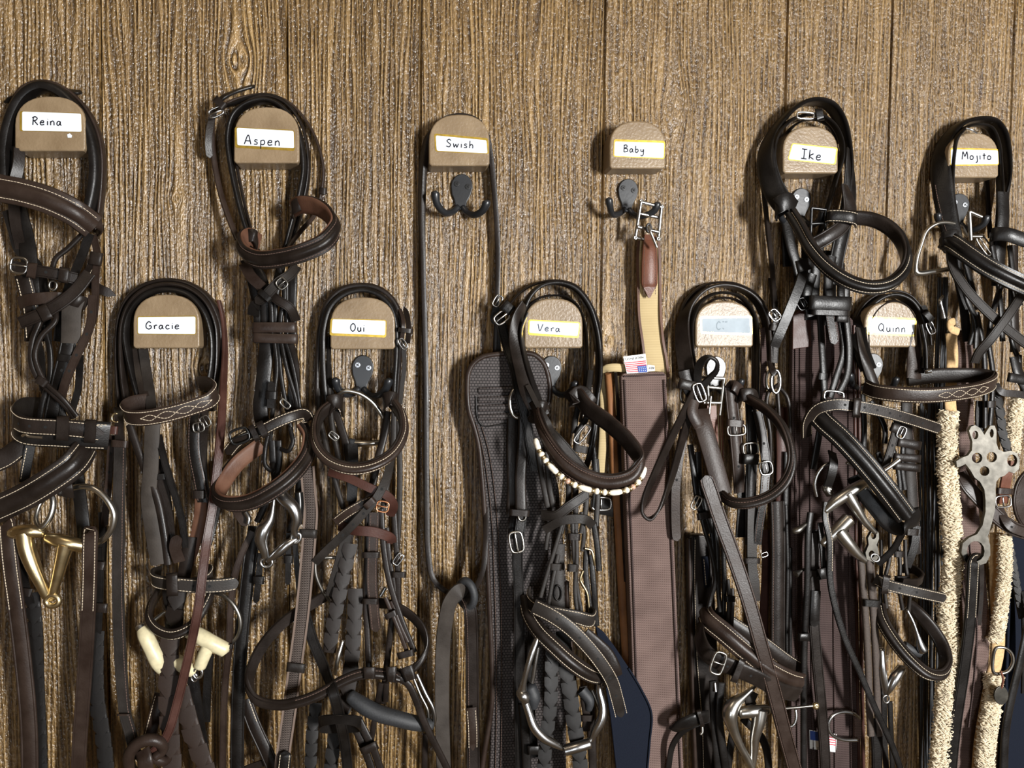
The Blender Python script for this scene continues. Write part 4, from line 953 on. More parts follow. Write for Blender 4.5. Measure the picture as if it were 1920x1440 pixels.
cords(R, 'cheekpiece', [[(1240, 560, 22), (1235, 760, 24), (1220, 900, 28), (1190, 1040, 34), (1170, 1180, 36)], [(1265, 620, 18), (1275, 900, 18), (1270, 1200, 18), (1255, 1440, 18)]], 36, 'leather_grey', t=5)
buckle(R, 870, 712, 40, 60, 34, 40, 'nickel', r=4)
s('flash_strap', [(840, 930, 38), (960, 970, 50), (1090, 1030, 56), (1200, 1080, 54), (1238, 1140, 46), (1215, 1200, 36)], 54, 'leather_red', t=4)
s('flash_strap', [(1215, 850, 40), (1200, 950, 52), (1140, 1080, 64), (1040, 1200, 66), (920, 1325, 62), (800, 1440, 56), (755, 1490, 52)], 52, 'leather_grey', t=4, holes=[.25, .36, .47, .58, .69], prof='flat')
s('flash_strap', [(880, 1240, 50), (960, 1180, 58), (1050, 1130, 60), (1120, 1100, 56)], 62, 'leather_brown', stitch=[-.35, .35])
keeper(R, 1090, 1125, 72, 72, 40, -42, 'leather_brown')
buckle(R, 1170, 1145, 66, 70, 60, 10, 'copper', r=6)
s('flash_strap', [(900, 1260, 40), (1000, 1290, 54), (1110, 1300, 56), (1215, 1335, 48), (1225, 1370, 36)], 62, 'leather_red', t=4)
s('cheekpiece', [(985, 760, 34), (990, 880, 36), (985, 1000, 36), (980, 1110, 36)], 62, 'leather_black', t=5)
sheet(400, 980, 3.13)
cords(R, 'cheekpiece', [[(905, -100, 40), (905, 100, 42), (895, 450, 42), (905, 700, 44), (915, 880, 48)], [(985, -80, 40), (1000, 150, 44), (1030, 330, 46), (1100, 560, 48), (1180, 760, 48)], [(1060, -60, 36), (1072, 120, 38), (1082, 300, 38), (1085, 480, 36)], [(1015, 30, 36), (1030, 200, 38), (1060, 420, 38), (1040, 640, 36), (1010, 900, 34), (990, 1060, 34)], [(800, 60, 36), (770, 250, 38), (760, 420, 36)]], 36, 'leather_dark', t=5)
s('cheekpiece', [(945, -60, 44), (935, 150, 48), (930, 330, 48), (940, 480, 48), (955, 640, 46)], 62, 'leather_brown', tip='round', stitch=[-.32, .32], smat='thread_dark')
s('cheekpiece', [(815, -60, 42), (770, 130, 44), (735, 260, 44), (700, 380, 42), (690, 430, 40)], 62, 'leather_grey', t=4)
keeper(R, 925, 190, 54, 92, 36, 0, 'leather_dark'); keeper(R, 922, 462, 54, 82, 34, 0, 'leather_dark')
buckle(R, 1085, 215, 44, 70, 34, -55, 'steel', r=5); keeper(R, 1088, 306, 44, 74, 34, 0, 'leather_dark')
cords(R, 'cheekpiece', [[(1010, 440, 46), (1060, 560, 50), (1100, 660, 52), (1140, 770, 50)], [(1045, 460, 46), (1090, 590, 50), (1140, 700, 52)]], 26, 'leather_brown', t=5)
keeper(R, 1042, 540, 56, 66, 34, -25, 'leather_dark'); keeper(R, 1130, 772, 56, 90, 40, -15, 'leather_dark')
braid(R, [(800, 150, 44), (745, 400, 46), (705, 590, 46), (680, 760, 44)], 82, 'leather_dark')
braid(R, [(835, 420, 40), (825, 620, 42), (810, 820, 42), (775, 1040, 40), (745, 1120, 38)], 88, 'leather_dark')
braid(R, [(770, 1080, 36), (720, 1220, 36), (690, 1440, 36), (670, 1620, 36)], 80, 'leather_black')
braid(R, [(600, 1080, 26), (580, 1250, 28), (570, 1440, 28), (560, 1620, 28)], 70, 'leather_black')
s('noseband', [(690, 410, 28), (570, 480, 36), (430, 570, 44), (320, 680, 52), (245, 800, 60), (212, 920, 68), (255, 1035, 78), (370, 1072, 86), (520, 1048, 90), (640, 1000, 90), (760, 930, 88), (880, 888, 86), (1000, 890, 82), (1090, 912, 78)], 70, 'leather_dark', t=8, prof='raised', up=(-.3, -.3, .9), stitch=[lambda x: .36 if x > .62 else None], smat='thread_dark')
s('noseband', [(960, 470, 30), (1040, 480, 38), (1140, 530, 46), (1225, 620, 54), (1245, 730, 60), (1200, 830, 66), (1130, 885, 66), (1060, 880, 62)], 64, 'leather_dark', t=6, prof='raised', up=(.25, -.4, .9))
s('throatlatch', [(1070, 905, 80), (1140, 945, 80), (1185, 1030, 78), (1225, 1140, 74), (1290, 1280, 68), (1370, 1440, 60), (1430, 1580, 56)], 42, 'leather_dark', t=6, prof='soft')
keeper(R, 915, 880, 94, 62, 66, 0, 'leather_dark'); keeper(R, 1042, 890, 92, 52, 90, 0, 'leather_dark'); keeper(R, 1145, 885, 84, 66, 86, -20, 'leather_dark')
tube(R, 'bit_ring', [(730, 205, 34), (660, 205, 36), (608, 215, 36), (600, 290, 36), (630, 380, 34), (690, 470, 30)], 11, 'steel_worn')
tube(R, 'bit_ring', [(760, 690, 48), (735, 780, 52), (712, 890, 50)], [11, 13, 12], 'nickel')
tube(R, 'bit_ring', [(1010, 380, 34), (980, 430, 34)], 12, 'steel')
tube(R, 'bit_ring', [(1195, 890, 50), (1245, 1000, 56), (1290, 1090, 58), (1300, 1160, 56), (1280, 1210, 52)], 11, 'steel')
tube(R, 'bit_ring', [(1170, 900, 44), (1215, 1010, 48), (1258, 1100, 50), (1262, 1180, 48)], 9, 'steel_worn')
tube(R, 'bit_mouthpiece', [(800, 1015, 50), (860, 1060, 54), (960, 1115, 58), (1080, 1150, 60), (1180, 1175, 58), (1280, 1190, 52)], [38, 46, 48, 46, 44, 36], 'rubber_black', step=.004)
s('rein', [(535, 520, 38), (580, 680, 46), (650, 850, 60), (705, 1000, 100, 0), (745, 1160, 84), (775, 1320, 60), (800, 1600, 46)], 62, 'leather_black', prof='crease', t=5)
S(R, 'rein_stop', [(640, 1200, 64), (630, 1168, 76), (690, 1155, 88), (780, 1155, 90), (850, 1168, 82), (855, 1195, 68), (790, 1205, 56), (700, 1208, 54)], 62, 'leather_black', t=4, up=(.02, -.2, 1), closed=True)
cords(R, 'rein', [[(810, 1150, 40), (870, 1290, 44), (920, 1420, 44), (960, 1560, 44)], [(850, 1150, 44), (900, 1250, 48), (940, 1330, 48), (990, 1480, 46)]], 46, 'leather_dark')
keeper(R, 915, 1325, 56, 96, 50, -25, 'leather_dark')
cords(R, 'cheekpiece', [[(985, 940, 40), (955, 1100, 36), (925, 1290, 34)], [(1015, 940, 40), (1010, 1050, 36)], [(1245, 1240, 36), (1240, 1440, 34), (1240, 1600, 34)]], 34, 'leather_dark')
# ================================================================== long strap on the Swish block
sheet()
R = thing('leather_strap', 'long thin dark leather strap looped and hanging from the Swish block', 'strap', (860, 260, 10)); s = maker(R)
s('strap', [(872, 1118, 26, 60), (836, 1108, 22, 80), (812, 1085, 18, 80), (803, 1040, 16, 84), (800, 960, 14, 84), (798, 700, 12, 84), (793, 500, 12, 84), (791, 380, 12, 70), (796, 290, 15, 62), (806, 252, 17, 75), (830, 228, 18, 90), (862, 219, 18, 90), (893, 228, 18, 90), (912, 256, 16, 90), (922, 310, 14, 88), (930, 400, 12, 86), (934, 480, 10, 84), (932, 560, 8, 84), (924, 760, 8, 80), (913, 960, 26, 80), (910, 1030, 34, 80), (905, 1072, 36, 80), (890, 1104, 32, 70), (873, 1118, 28, 60)], 19, 'leather_dark', t=9, prof='crease')
sheet(780, 960, 3.0)
ring(R, 'rubber_ring', 285, 460, 36, 48, 72, 24, 'rubber_black', rot=-12, tilt=35, n=24, sides=14)
s('strap_end', [(290, 460, 30), (245, 440, 40), (195, 500, 40), (165, 620, 34), (150, 800, 30), (146, 1100, 28), (160, 1600, 28)], 84, 'suede_grey', t=6)
s('strap_end', [(275, 470, 30), (300, 530, 38), (312, 700, 34), (316, 950, 32), (320, 1250, 30), (325, 1600, 30)], 76, 'leather_dark', t=6, prof='crease', stitch=[.3], smat='thread_dark')
s('strap_tip', [(310, 1100, 38), (318, 1220, 39), (320, 1340, 38)], 64, 'leather_brown', t=3, tip='point', stitch=[-.36, .36])
# ================================================================== padded girth behind the Vera bridle
sheet(840, 500, 2.88)
DADD = 22.0
R = thing('padded_girth', 'dark quilted girth with rounded top hanging behind the Vera bridle', 'girth', (330, 480, 14))
out = [(105, 640), (112, 570), (140, 520), (190, 487), (260, 474), (400, 466), (470, 478), (520, 530), (548, 640), (545, 730), (510, 790), (520, 900), (600, 1200), (640, 1700), (640, 2900), (215, 2900), (240, 2300), (222, 1800), (205, 1440), (185, 1150), (165, 960), (140, 860), (112, 770)]
prism('girth_body', out, 4, 16, 'web_girth_pad', R, bevel=3, seg=2)
tube(R, 'edge_binding', [(x, y, 14) for x, y in out[13:] + out[:12]], 15, 'leather_brown', sides=8, step=.008)
for y0 in (670, 720, 765, 815):
    S(R, 'quilt_rib', [(165, y0, 17), (260, y0 - 4, 18), (360, y0 - 8, 18), (500, y0 - 14, 17)], 36, 'web_girth_pad', t=6, prof='soft')
S(R, 'quilt_seam', [(150, 700, 17), (160, 820, 18), (190, 860, 18), (300, 850, 18), (480, 835, 17)], 8, 'leather_black', t=4, prof='soft')
S(R, 'quilt_seam', [(150, 840, 17), (190, 1000, 17), (230, 1300, 17), (250, 1700, 17), (262, 2300, 17), (250, 2880, 17)], 8, 'leather_black', t=4, prof='soft', stitch=[0.0], smat='thread_dark')
S(R, 'quilt_seam', [(178, 850, 17), (220, 1000, 17), (260, 1300, 17), (282, 1700, 17), (290, 2300, 17), (280, 2880, 17)], 8, 'leather_black', t=4, prof='soft', stitch=[0.0], smat='thread_dark')
DADD = 0.0
# ================================================================== girth hung by its buckle under the Baby block
sheet(760, 180, 3.13)
R = thing('webbing_girth', 'cream elastic and mauve-brown webbing girth hung by its buckle below Baby', 'girth', (1430, 700, 20)); s = maker(R)
for (pts, r) in (([(1383, 622, 30), (1366, 730, 28), (1350, 832, 26)], 11), ([(1503, 652, 28), (1494, 740, 26), (1485, 838, 24)], 11)):
    tube(R, 'buckle_frame', pts, r, 'steel')
for (a, b) in (((1383, 622, 30), (1503, 652, 28)), ((1372, 690, 26), (1498, 716, 24)), ((1362, 768, 30), (1490, 800, 28)), ((1350, 832, 26), (1400, 842, 24))):
    tube(R, 'buckle_bar', [a, b], 11, 'steel')
for (x, y) in ((1385, 618), (1505, 650), (1350, 832), (1485, 838)): ring(R, 'buckle_joint', x, y, 27, 8, 8, 7, 'steel', n=8, sides=8)
tube(R, 'buckle_tongue', [(1426, 765, 36), (1440, 800, 38), (1476, 888, 34)], 9, 'nickel'); ring(R, 'buckle_roller', 1428, 775, 32, 12, 24, 7, 'hook_black', n=10)
s('elastic', [(1425, 835, 18), (1427, 950, 18), (1430, 1100, 18), (1436, 1300, 20), (1452, 1440, 22), (1470, 1560, 22), (1478, 1660, 20)], 145, 'web_cream', t=4, wvar=[.86, .96, 1.0, .98, .94, .98, 1.02])
for u in (-64, 64):
    s('elastic_edge', [(1427 + u * .9, 850, 19), (1427 + u, 950, 20), (1430 + u, 1100, 20), (1436 + u, 1300, 22), (1452 + u * .95, 1440, 24), (1470 + u, 1560, 24), (1478 + u, 1650, 22)], 16, 'leather_lining', t=4)
s('buckle_tab', [(1436, 818, 24), (1434, 900, 26), (1433, 1040, 26), (1430, 1184, 24)], 100, 'leather_chestnut', t=5, tip='point', stitch=[-.36, .36], smat='thread_dark', wvar=[.75, .9, 1, 1, 1])
sheet()
web = [(1164, 706), (1170, 699), (1244, 697), (1250, 703), (1253, 780), (1258, 900), (1264, 1000), (1270, 1150), (1276, 1300), (1286, 1520), (1196, 1520), (1190, 1400), (1184, 1200), (1180, 1100), (1176, 1000), (1170, 850)]
prism('webbing_pad', web, 20, 30, 'web_brown', R, bevel=2.5)
for sx in (5, 79):
    s('webbing_seam', [(1166 + sx, 712, 31), (1172 + sx, 850, 31), (1179 + sx, 1000, 31), (1186 + sx * 1.02, 1200, 31), (1193 + sx * 1.03, 1400, 31), (1198 + sx * 1.04, 1510, 31)], 3.4, 'web_dark', t=2, prof='soft')
s('webbing_seam', [(1170, 706, 31), (1205, 704, 31), (1246, 703, 31)], 3.4, 'web_dark', t=2, prof='soft')
sheet(840, 500, 2.88)
s('cream_fold', [(965, 590, 18), (960, 555, 25), (900, 545, 27), (855, 552, 25), (838, 590, 18), (842, 760, 10), (832, 1000, 8), (824, 1110, 8)], 46, 'web_cream', t=6, prof='soft')
s('cream_fold', [(925, 590, 24), (918, 650, 24), (925, 800, 20)], 40, 'web_cream', t=6, prof='soft')
s('leather_edge', [(868, 575, 26, 30), (878, 700, 20, 20), (890, 900, 16, 10), (903, 1150, 14), (922, 1440, 14), (948, 1900, 14), (980, 2400, 14), (990, 2900, 14)], 46, 'leather_tan', t=10, prof='soft')
s('leather_edge', [(905, 570, 30, 60), (915, 700, 24, 50), (925, 900, 22, 40), (935, 1200, 20, 40), (960, 1700, 20, 40)], 14, 'leather_dark', t=5)
buckle(R, 828, 1280, 14, 60, 100, 90, 'steel', r=8)
s('girth_strap', [(800, 1290, 12), (860, 1300, 13), (900, 1310, 12)], 90, 'leather_black')
def flag_tag(parent, quad, d, texts=(), stripes=True):
    q = [np.array(c, float) for c in quad]
    def uv(u, v): return tuple((q[0] * (1 - u) + q[1] * u) * (1 - v) + (q[3] * (1 - u) + q[2] * u) * v)
    tg = prism('maker_tag', [uv(0, 0), uv(1, 0), uv(1, 1), uv(0, 1)], d, d + .5, 'tag_white', parent, smooth=False)
    def rect(name, u0, v0, u1, v1, mat, h=.2): prism(name, [uv(u0, v0), uv(u1, v0), uv(u1, v1), uv(u0, v1)], d + .5, d + .5 + h, mat, tg, smooth=False)
    return tg, rect, uv
def tag_text(tg, body, px, py, d, size_px, ang, mat='tag_ink'):
    cu = bpy.data.curves.new('tag_print', 'FONT'); cu.body = body; cu.size = 1.0; cu.extrude = 0.01
    ob = bpy.data.objects.new('tag_print_src', cu); COL.objects.link(ob)
    dg = bpy.context.evaluated_depsgraph_get(); me = bpy.data.meshes.new_from_object(ob.evaluated_get(dg))
    bpy.data.objects.remove(ob, do_unlink=True)
    k = size_px * mpp(d); c = P(px, py, d); a = -math.radians(ang)
    for v in me.vertices:
        x, y = v.co.x * k, v.co.y * k
        v.co = Vector((c[0] + x * math.cos(a) - y * math.sin(a), -stand_off(d, 800) / 1000.0 - .0001, c[2] + x * math.sin(a) + y * math.cos(a)))
    me.materials.clear(); link('tag_print', me, mat, tg, smooth=False)
tg, rect, uv = flag_tag(R, [(946, 486), (1066, 470), (1079, 570), (966, 577)], 31)
for i in range(6): rect('flag_stripe', .02, .36 + i * .105, .98, .415 + i * .105, 'tag_red')
rect('flag_canton', .56, .62, .98, .99, 'tag_blue', .35)
tag_text(tg, 'MADE IN U.S.A.', 1056, 482, 31.7, 19, 172)
for i in range(3):
    for j in range(4): rect('flag_star', .61 + j * .09, .68 + i * .1, .64 + j * .09, .71 + i * .1, 'tag_white', .5)
tg, rect, uv = flag_tag(R, [(1078, 530), (1115, 534), (1118, 562), (1080, 566)], 30)
tag_text(tg, '48Y', 1116, 540, 30.7, 22, 180)
# ================================================================== navy cloth flap
sheet(780, 960, 3.0)
R = thing('navy_cover', 'navy blue cloth flap hanging between the Vera bridle and the webbing girth', 'cloth cover', (1200, 1100, 40))
prism('cloth_panel', [(1010, 640), (1060, 680), (1120, 760), (1200, 880), (1270, 1000), (1328, 1130), (1318, 1300), (1296, 1560), (1140, 1560), (1118, 1350), (1098, 1150), (1072, 980), (1040, 820)], 34, 38, 'navy_cloth', R, bevel=1.5)
S(R, 'hem', [(1072, 985, 39), (1098, 1150, 39), (1120, 1350, 39), (1142, 1550, 39)], 14, 'navy_cloth', t=4, prof='soft')
S(R, 'hem', [(1195, 878, 39), (1268, 1000, 39), (1324, 1130, 39), (1314, 1300, 39), (1292, 1550, 39)], 12, 'navy_cloth', t=4, prof='soft')
# ================================================================== bridle on the Vera block
DADD, RAMP = 16.0, True
sheet(840, 500, 2.88)
R = thing('bridle', 'dark brown bridle with beaded browband and silver bit on the Vera block', 'bridle', (560, 430, 24), 'leather bridles on the blocks'); s = maker(R)
s('headpiece', E([(395, 260), (440, 160), (500, 105), (590, 88), (680, 118), (755, 210), (795, 330), (812, 450), (815, 580), (800, 700), (780, 860), (765, 960)], 88, 26), 110, 'leather_black', t=7, prof='flat')
s('crown_strap', E([(270, 290), (330, 205), (400, 130), (490, 88), (590, 76), (690, 105), (770, 205), (818, 340), (826, 480), (818, 640), (800, 760)], 88, 16), 60, 'leather_dark', t=5, prof='soft')
s('crown_strap', E([(400, 420), (395, 300), (425, 220), (490, 170), (570, 155), (640, 165), (700, 215), (738, 310), (750, 430), (745, 560), (735, 700), (715, 840)], 88, 24), 70, 'leather_black', t=4, prof='soft')
s('cheekpiece', [(410, 200, 38, 60), (375, 280, 40, 35), (368, 400, 42, 10), (398, 550, 44), (430, 680, 46), (475, 770, 48)], 84, 'leather_dark', t=4)
s('cheekpiece', [(430, 250, 40, 80), (398, 340, 42, 70), (405, 430, 44, 60), (450, 600, 46, 50), (500, 740, 48, 30), (530, 800, 50, 10)], 40, 'leather_black', t=4)
s('throatlatch', [(280, 270, 26), (292, 330, 28), (320, 430, 30), (358, 540, 32), (385, 680, 32), (415, 800, 32), (440, 920, 32), (470, 1100, 32)], 56, 'leather_black', prof='crease')
s('throatlatch', [(262, 180, 12), (266, 300, 12), (272, 420, 12), (280, 500, 10)], 24, 'leather_black')
keeper(R, 322, 222, 34, 60, 60, 40, 'leather_black'); buckle(R, 290, 275, 34, 78, 50, -38, 'steel', r=5.5); buckle(R, 268, 185, 24, 60, 34, -60, 'steel', r=4.5)
s('strap_tip', [(262, 220, 14), (248, 280, 14), (262, 310, 14)], 40, 'leather_black', tip='round')
ring(R, 'bit_ring', 380, 735, 26, 46, 82, 11, 'nickel', n=18)
cords(R, 'cheekpiece', [[(770, 560, 32), (755, 700, 34), (745, 820, 34), (700, 900, 36), (690, 1000, 36)], [(800, 700, 28), (795, 850, 28), (770, 1000, 28), (740, 1100, 30)], [(725, 650, 30), (690, 820, 32), (680, 900, 34)], [(780, 960, 26), (800, 1150, 26), (790, 1300, 26)]], 34, 'leather_black', t=4)
buckle(R, 725, 905, 44, 110, 34, -52, 'steel', r=5, tongue=False); keeper(R, 715, 985, 44, 72, 40, 10, 'leather_grey')
s('browband', [(665, 720, 36), (700, 690, 46), (760, 760, 58), (880, 850, 78), (985, 950, 96), (1040, 1050, 106), (1000, 1135, 112), (880, 1172, 112), (740, 1142, 106), (620, 1062, 98), (535, 945, 84), (494, 850, 68), (480, 780, 52)], 104, 'leather_brown', t=7, prof='raised', up=(-.1, -.35, .93), stitch=[-.36, .36], smat='thread_dark', lining='leather_dark')
bb = R.children[-1]
s('browband_loop', [(690, 720, 28), (672, 715, 52), (715, 680, 54), (770, 745, 54), (750, 780, 40)], 84, 'leather_dark', up=(.35, -.1, 1))
s('browband_loop', [(520, 820, 30), (450, 800, 44), (455, 770, 52), (510, 760, 56), (530, 800, 44)], 78, 'leather_dark', up=(.2, -.1, 1))
# beads, one by one, along the front edge of the browband
bead_path = np.array([[*P(x, y, d), 0] for x, y, d in [(470, 925, 78), (492, 990, 88), (530, 1050, 96), (590, 1115, 104), (650, 1160, 110), (720, 1192, 114), (800, 1212, 118), (890, 1220, 120), (960, 1208, 120), (1010, 1180, 116), (1045, 1135, 112), (1062, 1085, 106)]])
Sb = spline(bead_path, step=.001); sg = np.r_[0, np.cumsum(np.linalg.norm(np.diff(Sb[:, :3], axis=0), axis=1))]; pos = 0.002; k = 0
pat = ['bar', 'gold', 'pearl', 'gold', 'pearl', 'gold', 'bar', 'gold', 'pearl', 'gold', 'rose', 'gold', 'pearl', 'gold']
while pos < sg[-1] - .006:
    kd = pat[k % len(pat)]; k += 1
    ln, rr = {'bar': (.0165, .0040), 'gold': (.0022, .0042), 'pearl': (.0075, .0044), 'rose': (.0072, .0042)}[kd]
    pts = [[np.interp(pos + ln * f, sg, Sb[:, q]) for q in range(3)] for f in (0, .25, .5, .75, 1)]
    prf = {'bar': [.75, 1, 1, 1, .75], 'gold': [.95, 1, 1, 1, .95], 'pearl': [.35, .88, 1, .88, .35], 'rose': [.35, .88, 1, .88, .35]}[kd]
    o = tube(bb, 'bead' if kd != 'gold' else 'gold_spacer', None, [rr * f for f in prf], {'bar': 'pearl', 'gold': 'brass', 'pearl': 'pearl', 'rose': 'bead_rose'}[kd], sides=8, raw=pts, step=.002)
    pos += ln + .0003
s('flash_strap', [(430, 640, 50), (480, 740, 60), (545, 850, 70), (560, 900, 60)], 30, 'leather_grey', t=4)
s('flash_strap', [(530, 870, 50), (590, 930, 60), (660, 1010, 60), (740, 1110, 54), (770, 1160, 46)], 56, 'leather_grey', t=4, prof='crease')
cords(R, 'cheekpiece', [[(348, 790, 22), (345, 1000, 24), (350, 1200, 26), (345, 1340, 28)], [(410, 800, 30), (405, 950, 30), (392, 1150, 32), (395, 1320, 34)]], 62, 'leather_dark')
cords(R, 'cheekpiece', [[(480, 960, 32), (510, 1150, 36), (540, 1300, 38)], [(530, 1000, 34), (550, 1200, 38), (570, 1300, 40)], [(600, 960, 34), (640, 1080, 36), (650, 1240, 38), (610, 1440, 40)], [(690, 1080, 36), (690, 1250, 40), (690, 1440, 42)], [(750, 1180, 36), (745, 1300, 40), (720, 1440, 42)], [(800, 1040, 24), (810, 1200, 26), (800, 1400, 28)]], 32, 'leather_grey', t=5)
keeper(R, 385, 1330, 42, 100, 36, 4, 'leather_dark')
ring(R, 'bit_hook', 400, 1350, 40, 20, 22, 6, 'steel_worn', n=10)
s('flash_strap', [(505, 1340, 40), (580, 1345, 54), (660, 1290, 58), (750, 1230, 52)], 58, 'leather_grey', t=4, prof='crease')
s('flash_strap', [(520, 1420, 44), (620, 1370, 56), (740, 1365, 56), (780, 1400, 44)], 52, 'leather_grey', t=4)
sheet(780, 960, 3.0)
s('rein', [(600, -60, 32), (590, 60, 38), (580, 130, 40), (570, 250, 38), (580, 500, 36), (580, 800, 34), (582, 1150, 34), (590, 1600, 34)], 62, 'leather_black', t=5, prof='crease', holes=[.22])
buckle(R, 565, 170, 42, 110, 66, 80, 'nickel', r=7)
s('rein', [(560, 0, 28), (545, 80, 30), (540, 150, 30)], 50, 'leather_dark')
cords(R, 'cheekpiece', [[(830, 40, 42), (790, 180, 44), (740, 340, 46), (700, 480, 48)], [(760, 60, 36), (740, 140, 38), (730, 210, 38)], [(800, 240, 40), (770, 380, 44), (745, 520, 46)], [(880, 60, 42), (890, 240, 46), (905, 420, 48), (930, 560, 50)], [(900, 100, 44), (905, 250, 48), (895, 430, 50), (905, 560, 52)], [(930, 0, 40), (945, 120, 42), (935, 220, 42)]], 26, 'leather_grey', t=5)
cords(R, 'cheekpiece', [[(960, 200, 36), (955, 330, 38), (970, 480, 40), (990, 640, 40)], [(1000, 60, 30), (1020, 200, 30), (1030, 330, 30)], [(985, 240, 34), (1000, 420, 36), (1015, 640, 34)]], 36, 'leather_black')
s('cheekpiece', [(800, 180, 36), (795, 300, 38), (795, 420, 40), (800, 560, 42)], 82, 'leather_grey', t=4); ring(R, 'punched_slot', 798, 455, 44, 20, 42, 5, 'leather_black', n=14)
keeper(R, 785, 310, 46, 56, 40, 3, 'leather_grey'); keeper(R, 880, 315, 54, 48, 44, 3, 'leather_grey'); keeper(R, 890, 140, 50, 60, 40, 3, 'leather_dark')
for pts in ([(950, 205, 46), (985, 215, 46), (1000, 270, 46), (1005, 300, 44)], [(940, 330, 44), (925, 380, 44), (950, 430, 44)], [(935, 410, 42), (960, 450, 42), (975, 560, 42)]): tube(R, 'curb_hook', pts, 8, 'brass')
s('noseband', [(640, 440, 34), (632, 500, 46), (680, 545, 62), (800, 570, 72), (900, 590, 74), (985, 610, 64), (1000, 580, 50), (960, 560, 36)], 82, 'leather_grey', t=5, up=(.05, -.2, 1), stitch=[-.4, .4])
s('noseband', [(660, 530, 70), (760, 580, 80), (860, 650, 84), (960, 750, 84), (1040, 850, 82), (1100, 950, 76), (1130, 1050, 68), (1155, 1150, 58)], 88, 'leather_grey', t=5, tip='round', stitch=[-.4, .4], holes=[.16, .34, .52, .68, .82], wvar=[1.05, 1, .98, .92, .8, .6])
s('noseband', [(610, 470, 36), (630, 570, 48), (690, 670, 62), (780, 760, 72), (880, 850, 76), (980, 915, 70), (1060, 935, 56)], 100, 'leather_dark', t=8, prof='raised', up=(.45, -.25, .86), stitch=[-.34, .34])
s('noseband', [(950, 680, 44), (1020, 740, 46), (1080, 800, 46), (1120, 880, 46), (1130, 920, 42)], 70, 'leather_dark', t=6, prof='soft')
tube(R, 'bit_ring', [(690, 690, 58), (660, 770, 62), (632, 860, 64), (608, 950, 62), (598, 1000, 58)], [16, 20, 18, 18, 26], 'steel')
tube(R, 'bit_ring', [(688, 760, 50), (670, 860, 50), (655, 960, 48)], 12, 'steel')
tube(R, 'bit_ring', [(575, 1010, 56), (600, 1030, 60), (625, 1065, 60)], [22, 34, 24], 'steel')
tube(R, 'bit_mouthpiece', [(612, 1060, 58), (635, 1130, 60), (665, 1210, 62), (720, 1270, 62), (780, 1305, 60), (830, 1335, 58)], [24, 24, 28, 28, 22, 10], 'steel')
tube(R, 'bit_mouthpiece', [(840, 1340, 60), (905, 1322, 62), (978, 1300, 60)], [32, 32, 30], 'steel')
tube(R, 'bit_mouthpiece', [(978, 1295, 58), (1010, 1230, 60), (1045, 1160, 60), (1050, 1090, 58), (1030, 1000, 54), (1030, 960, 50)], [14, 24, 28, 24, 20, 20], 'steel')
tube(R, 'bit_ring', [(990, 1000, 46), (1015, 1060, 48), (1040, 1140, 48), (1020, 1230, 46)], 11, 'steel_worn')
tube(R, 'rubber_guard', [(640, 980, 44), (660, 1040, 46), (660, 1100, 44)], [36, 40, 24], 'rubber_black')
braid(R, [(765, 780, 50), (760, 920, 52), (755, 1080, 52), (735, 1250, 50), (720, 1400, 48), (705, 1600, 46)], 80, 'leather_black')
braid(R, [(830, 700, 48), (845, 880, 52), (870, 1050, 52), (890, 1200, 50), (915, 1350, 48), (935, 1600, 46)], 90, 'leather_black')
cords(R, 'rein', [[(660, 560, 30), (650, 760, 30), (640, 1000, 32), (650, 1200, 34), (665, 1380, 36)], [(600, 1080, 40), (615, 1250, 40), (630, 1600, 40)]], 54, 'leather_black', t=5)
keeper(R, 662, 1340, 48, 62, 50, 0, 'leather_black')
cords(R, 'rein', [[(940, 980, 44), (950, 1060, 46), (960, 1150, 46), (955, 1230, 44)], [(980, 1050, 40), (990, 1300, 40), (1000, 1600, 40)]], 50, 'leather_dark', t=5)
keeper(R, 960, 1160, 52, 56, 36, 0, 'leather_dark'); tube(R, 'rubber_guard', [(930, 1000, 44), (975, 1060, 48), (970, 1110, 46)], [34, 30, 22], 'rubber_black')

DADD, RAMP = 0.0, False
# ================================================================== leather girth below the washed-out label
sheet(1180, 960, 3.0)
DADD = 8.0
R = thing('leather_girth', 'narrow dark leather girth with cream stitched edge, beside the mauve webbing girth', 'girth', (390, 130, 14))
prism('girth_body', [(330, 150), (350, 128), (420, 128), (450, 150), (480, 400), (500, 800), (520, 1560), (372, 1560), (352, 1000), (335, 500)], 4, 18, 'leather_dark', R, bevel=3)
S(R, 'edge_seam', [(368, 140, 19), (366, 400, 19), (378, 800, 19), (408, 1200, 19), (418, 1540, 19)], 14, 'leather_black', t=4, prof='soft', stitch=[0.0])
S(R, 'piped_edge', [(336, 150, 18), (342, 500, 18), (356, 1000, 18), (374, 1540, 18)], 24, 'leather_brown', t=8, prof='soft')
S(R, 'inner_padding', [(425, 250, 20), (432, 330, 22), (440, 420, 20)], 40, 'navy_cloth', t=6, prof='soft', stitch=[.3])
DADD = 0.0
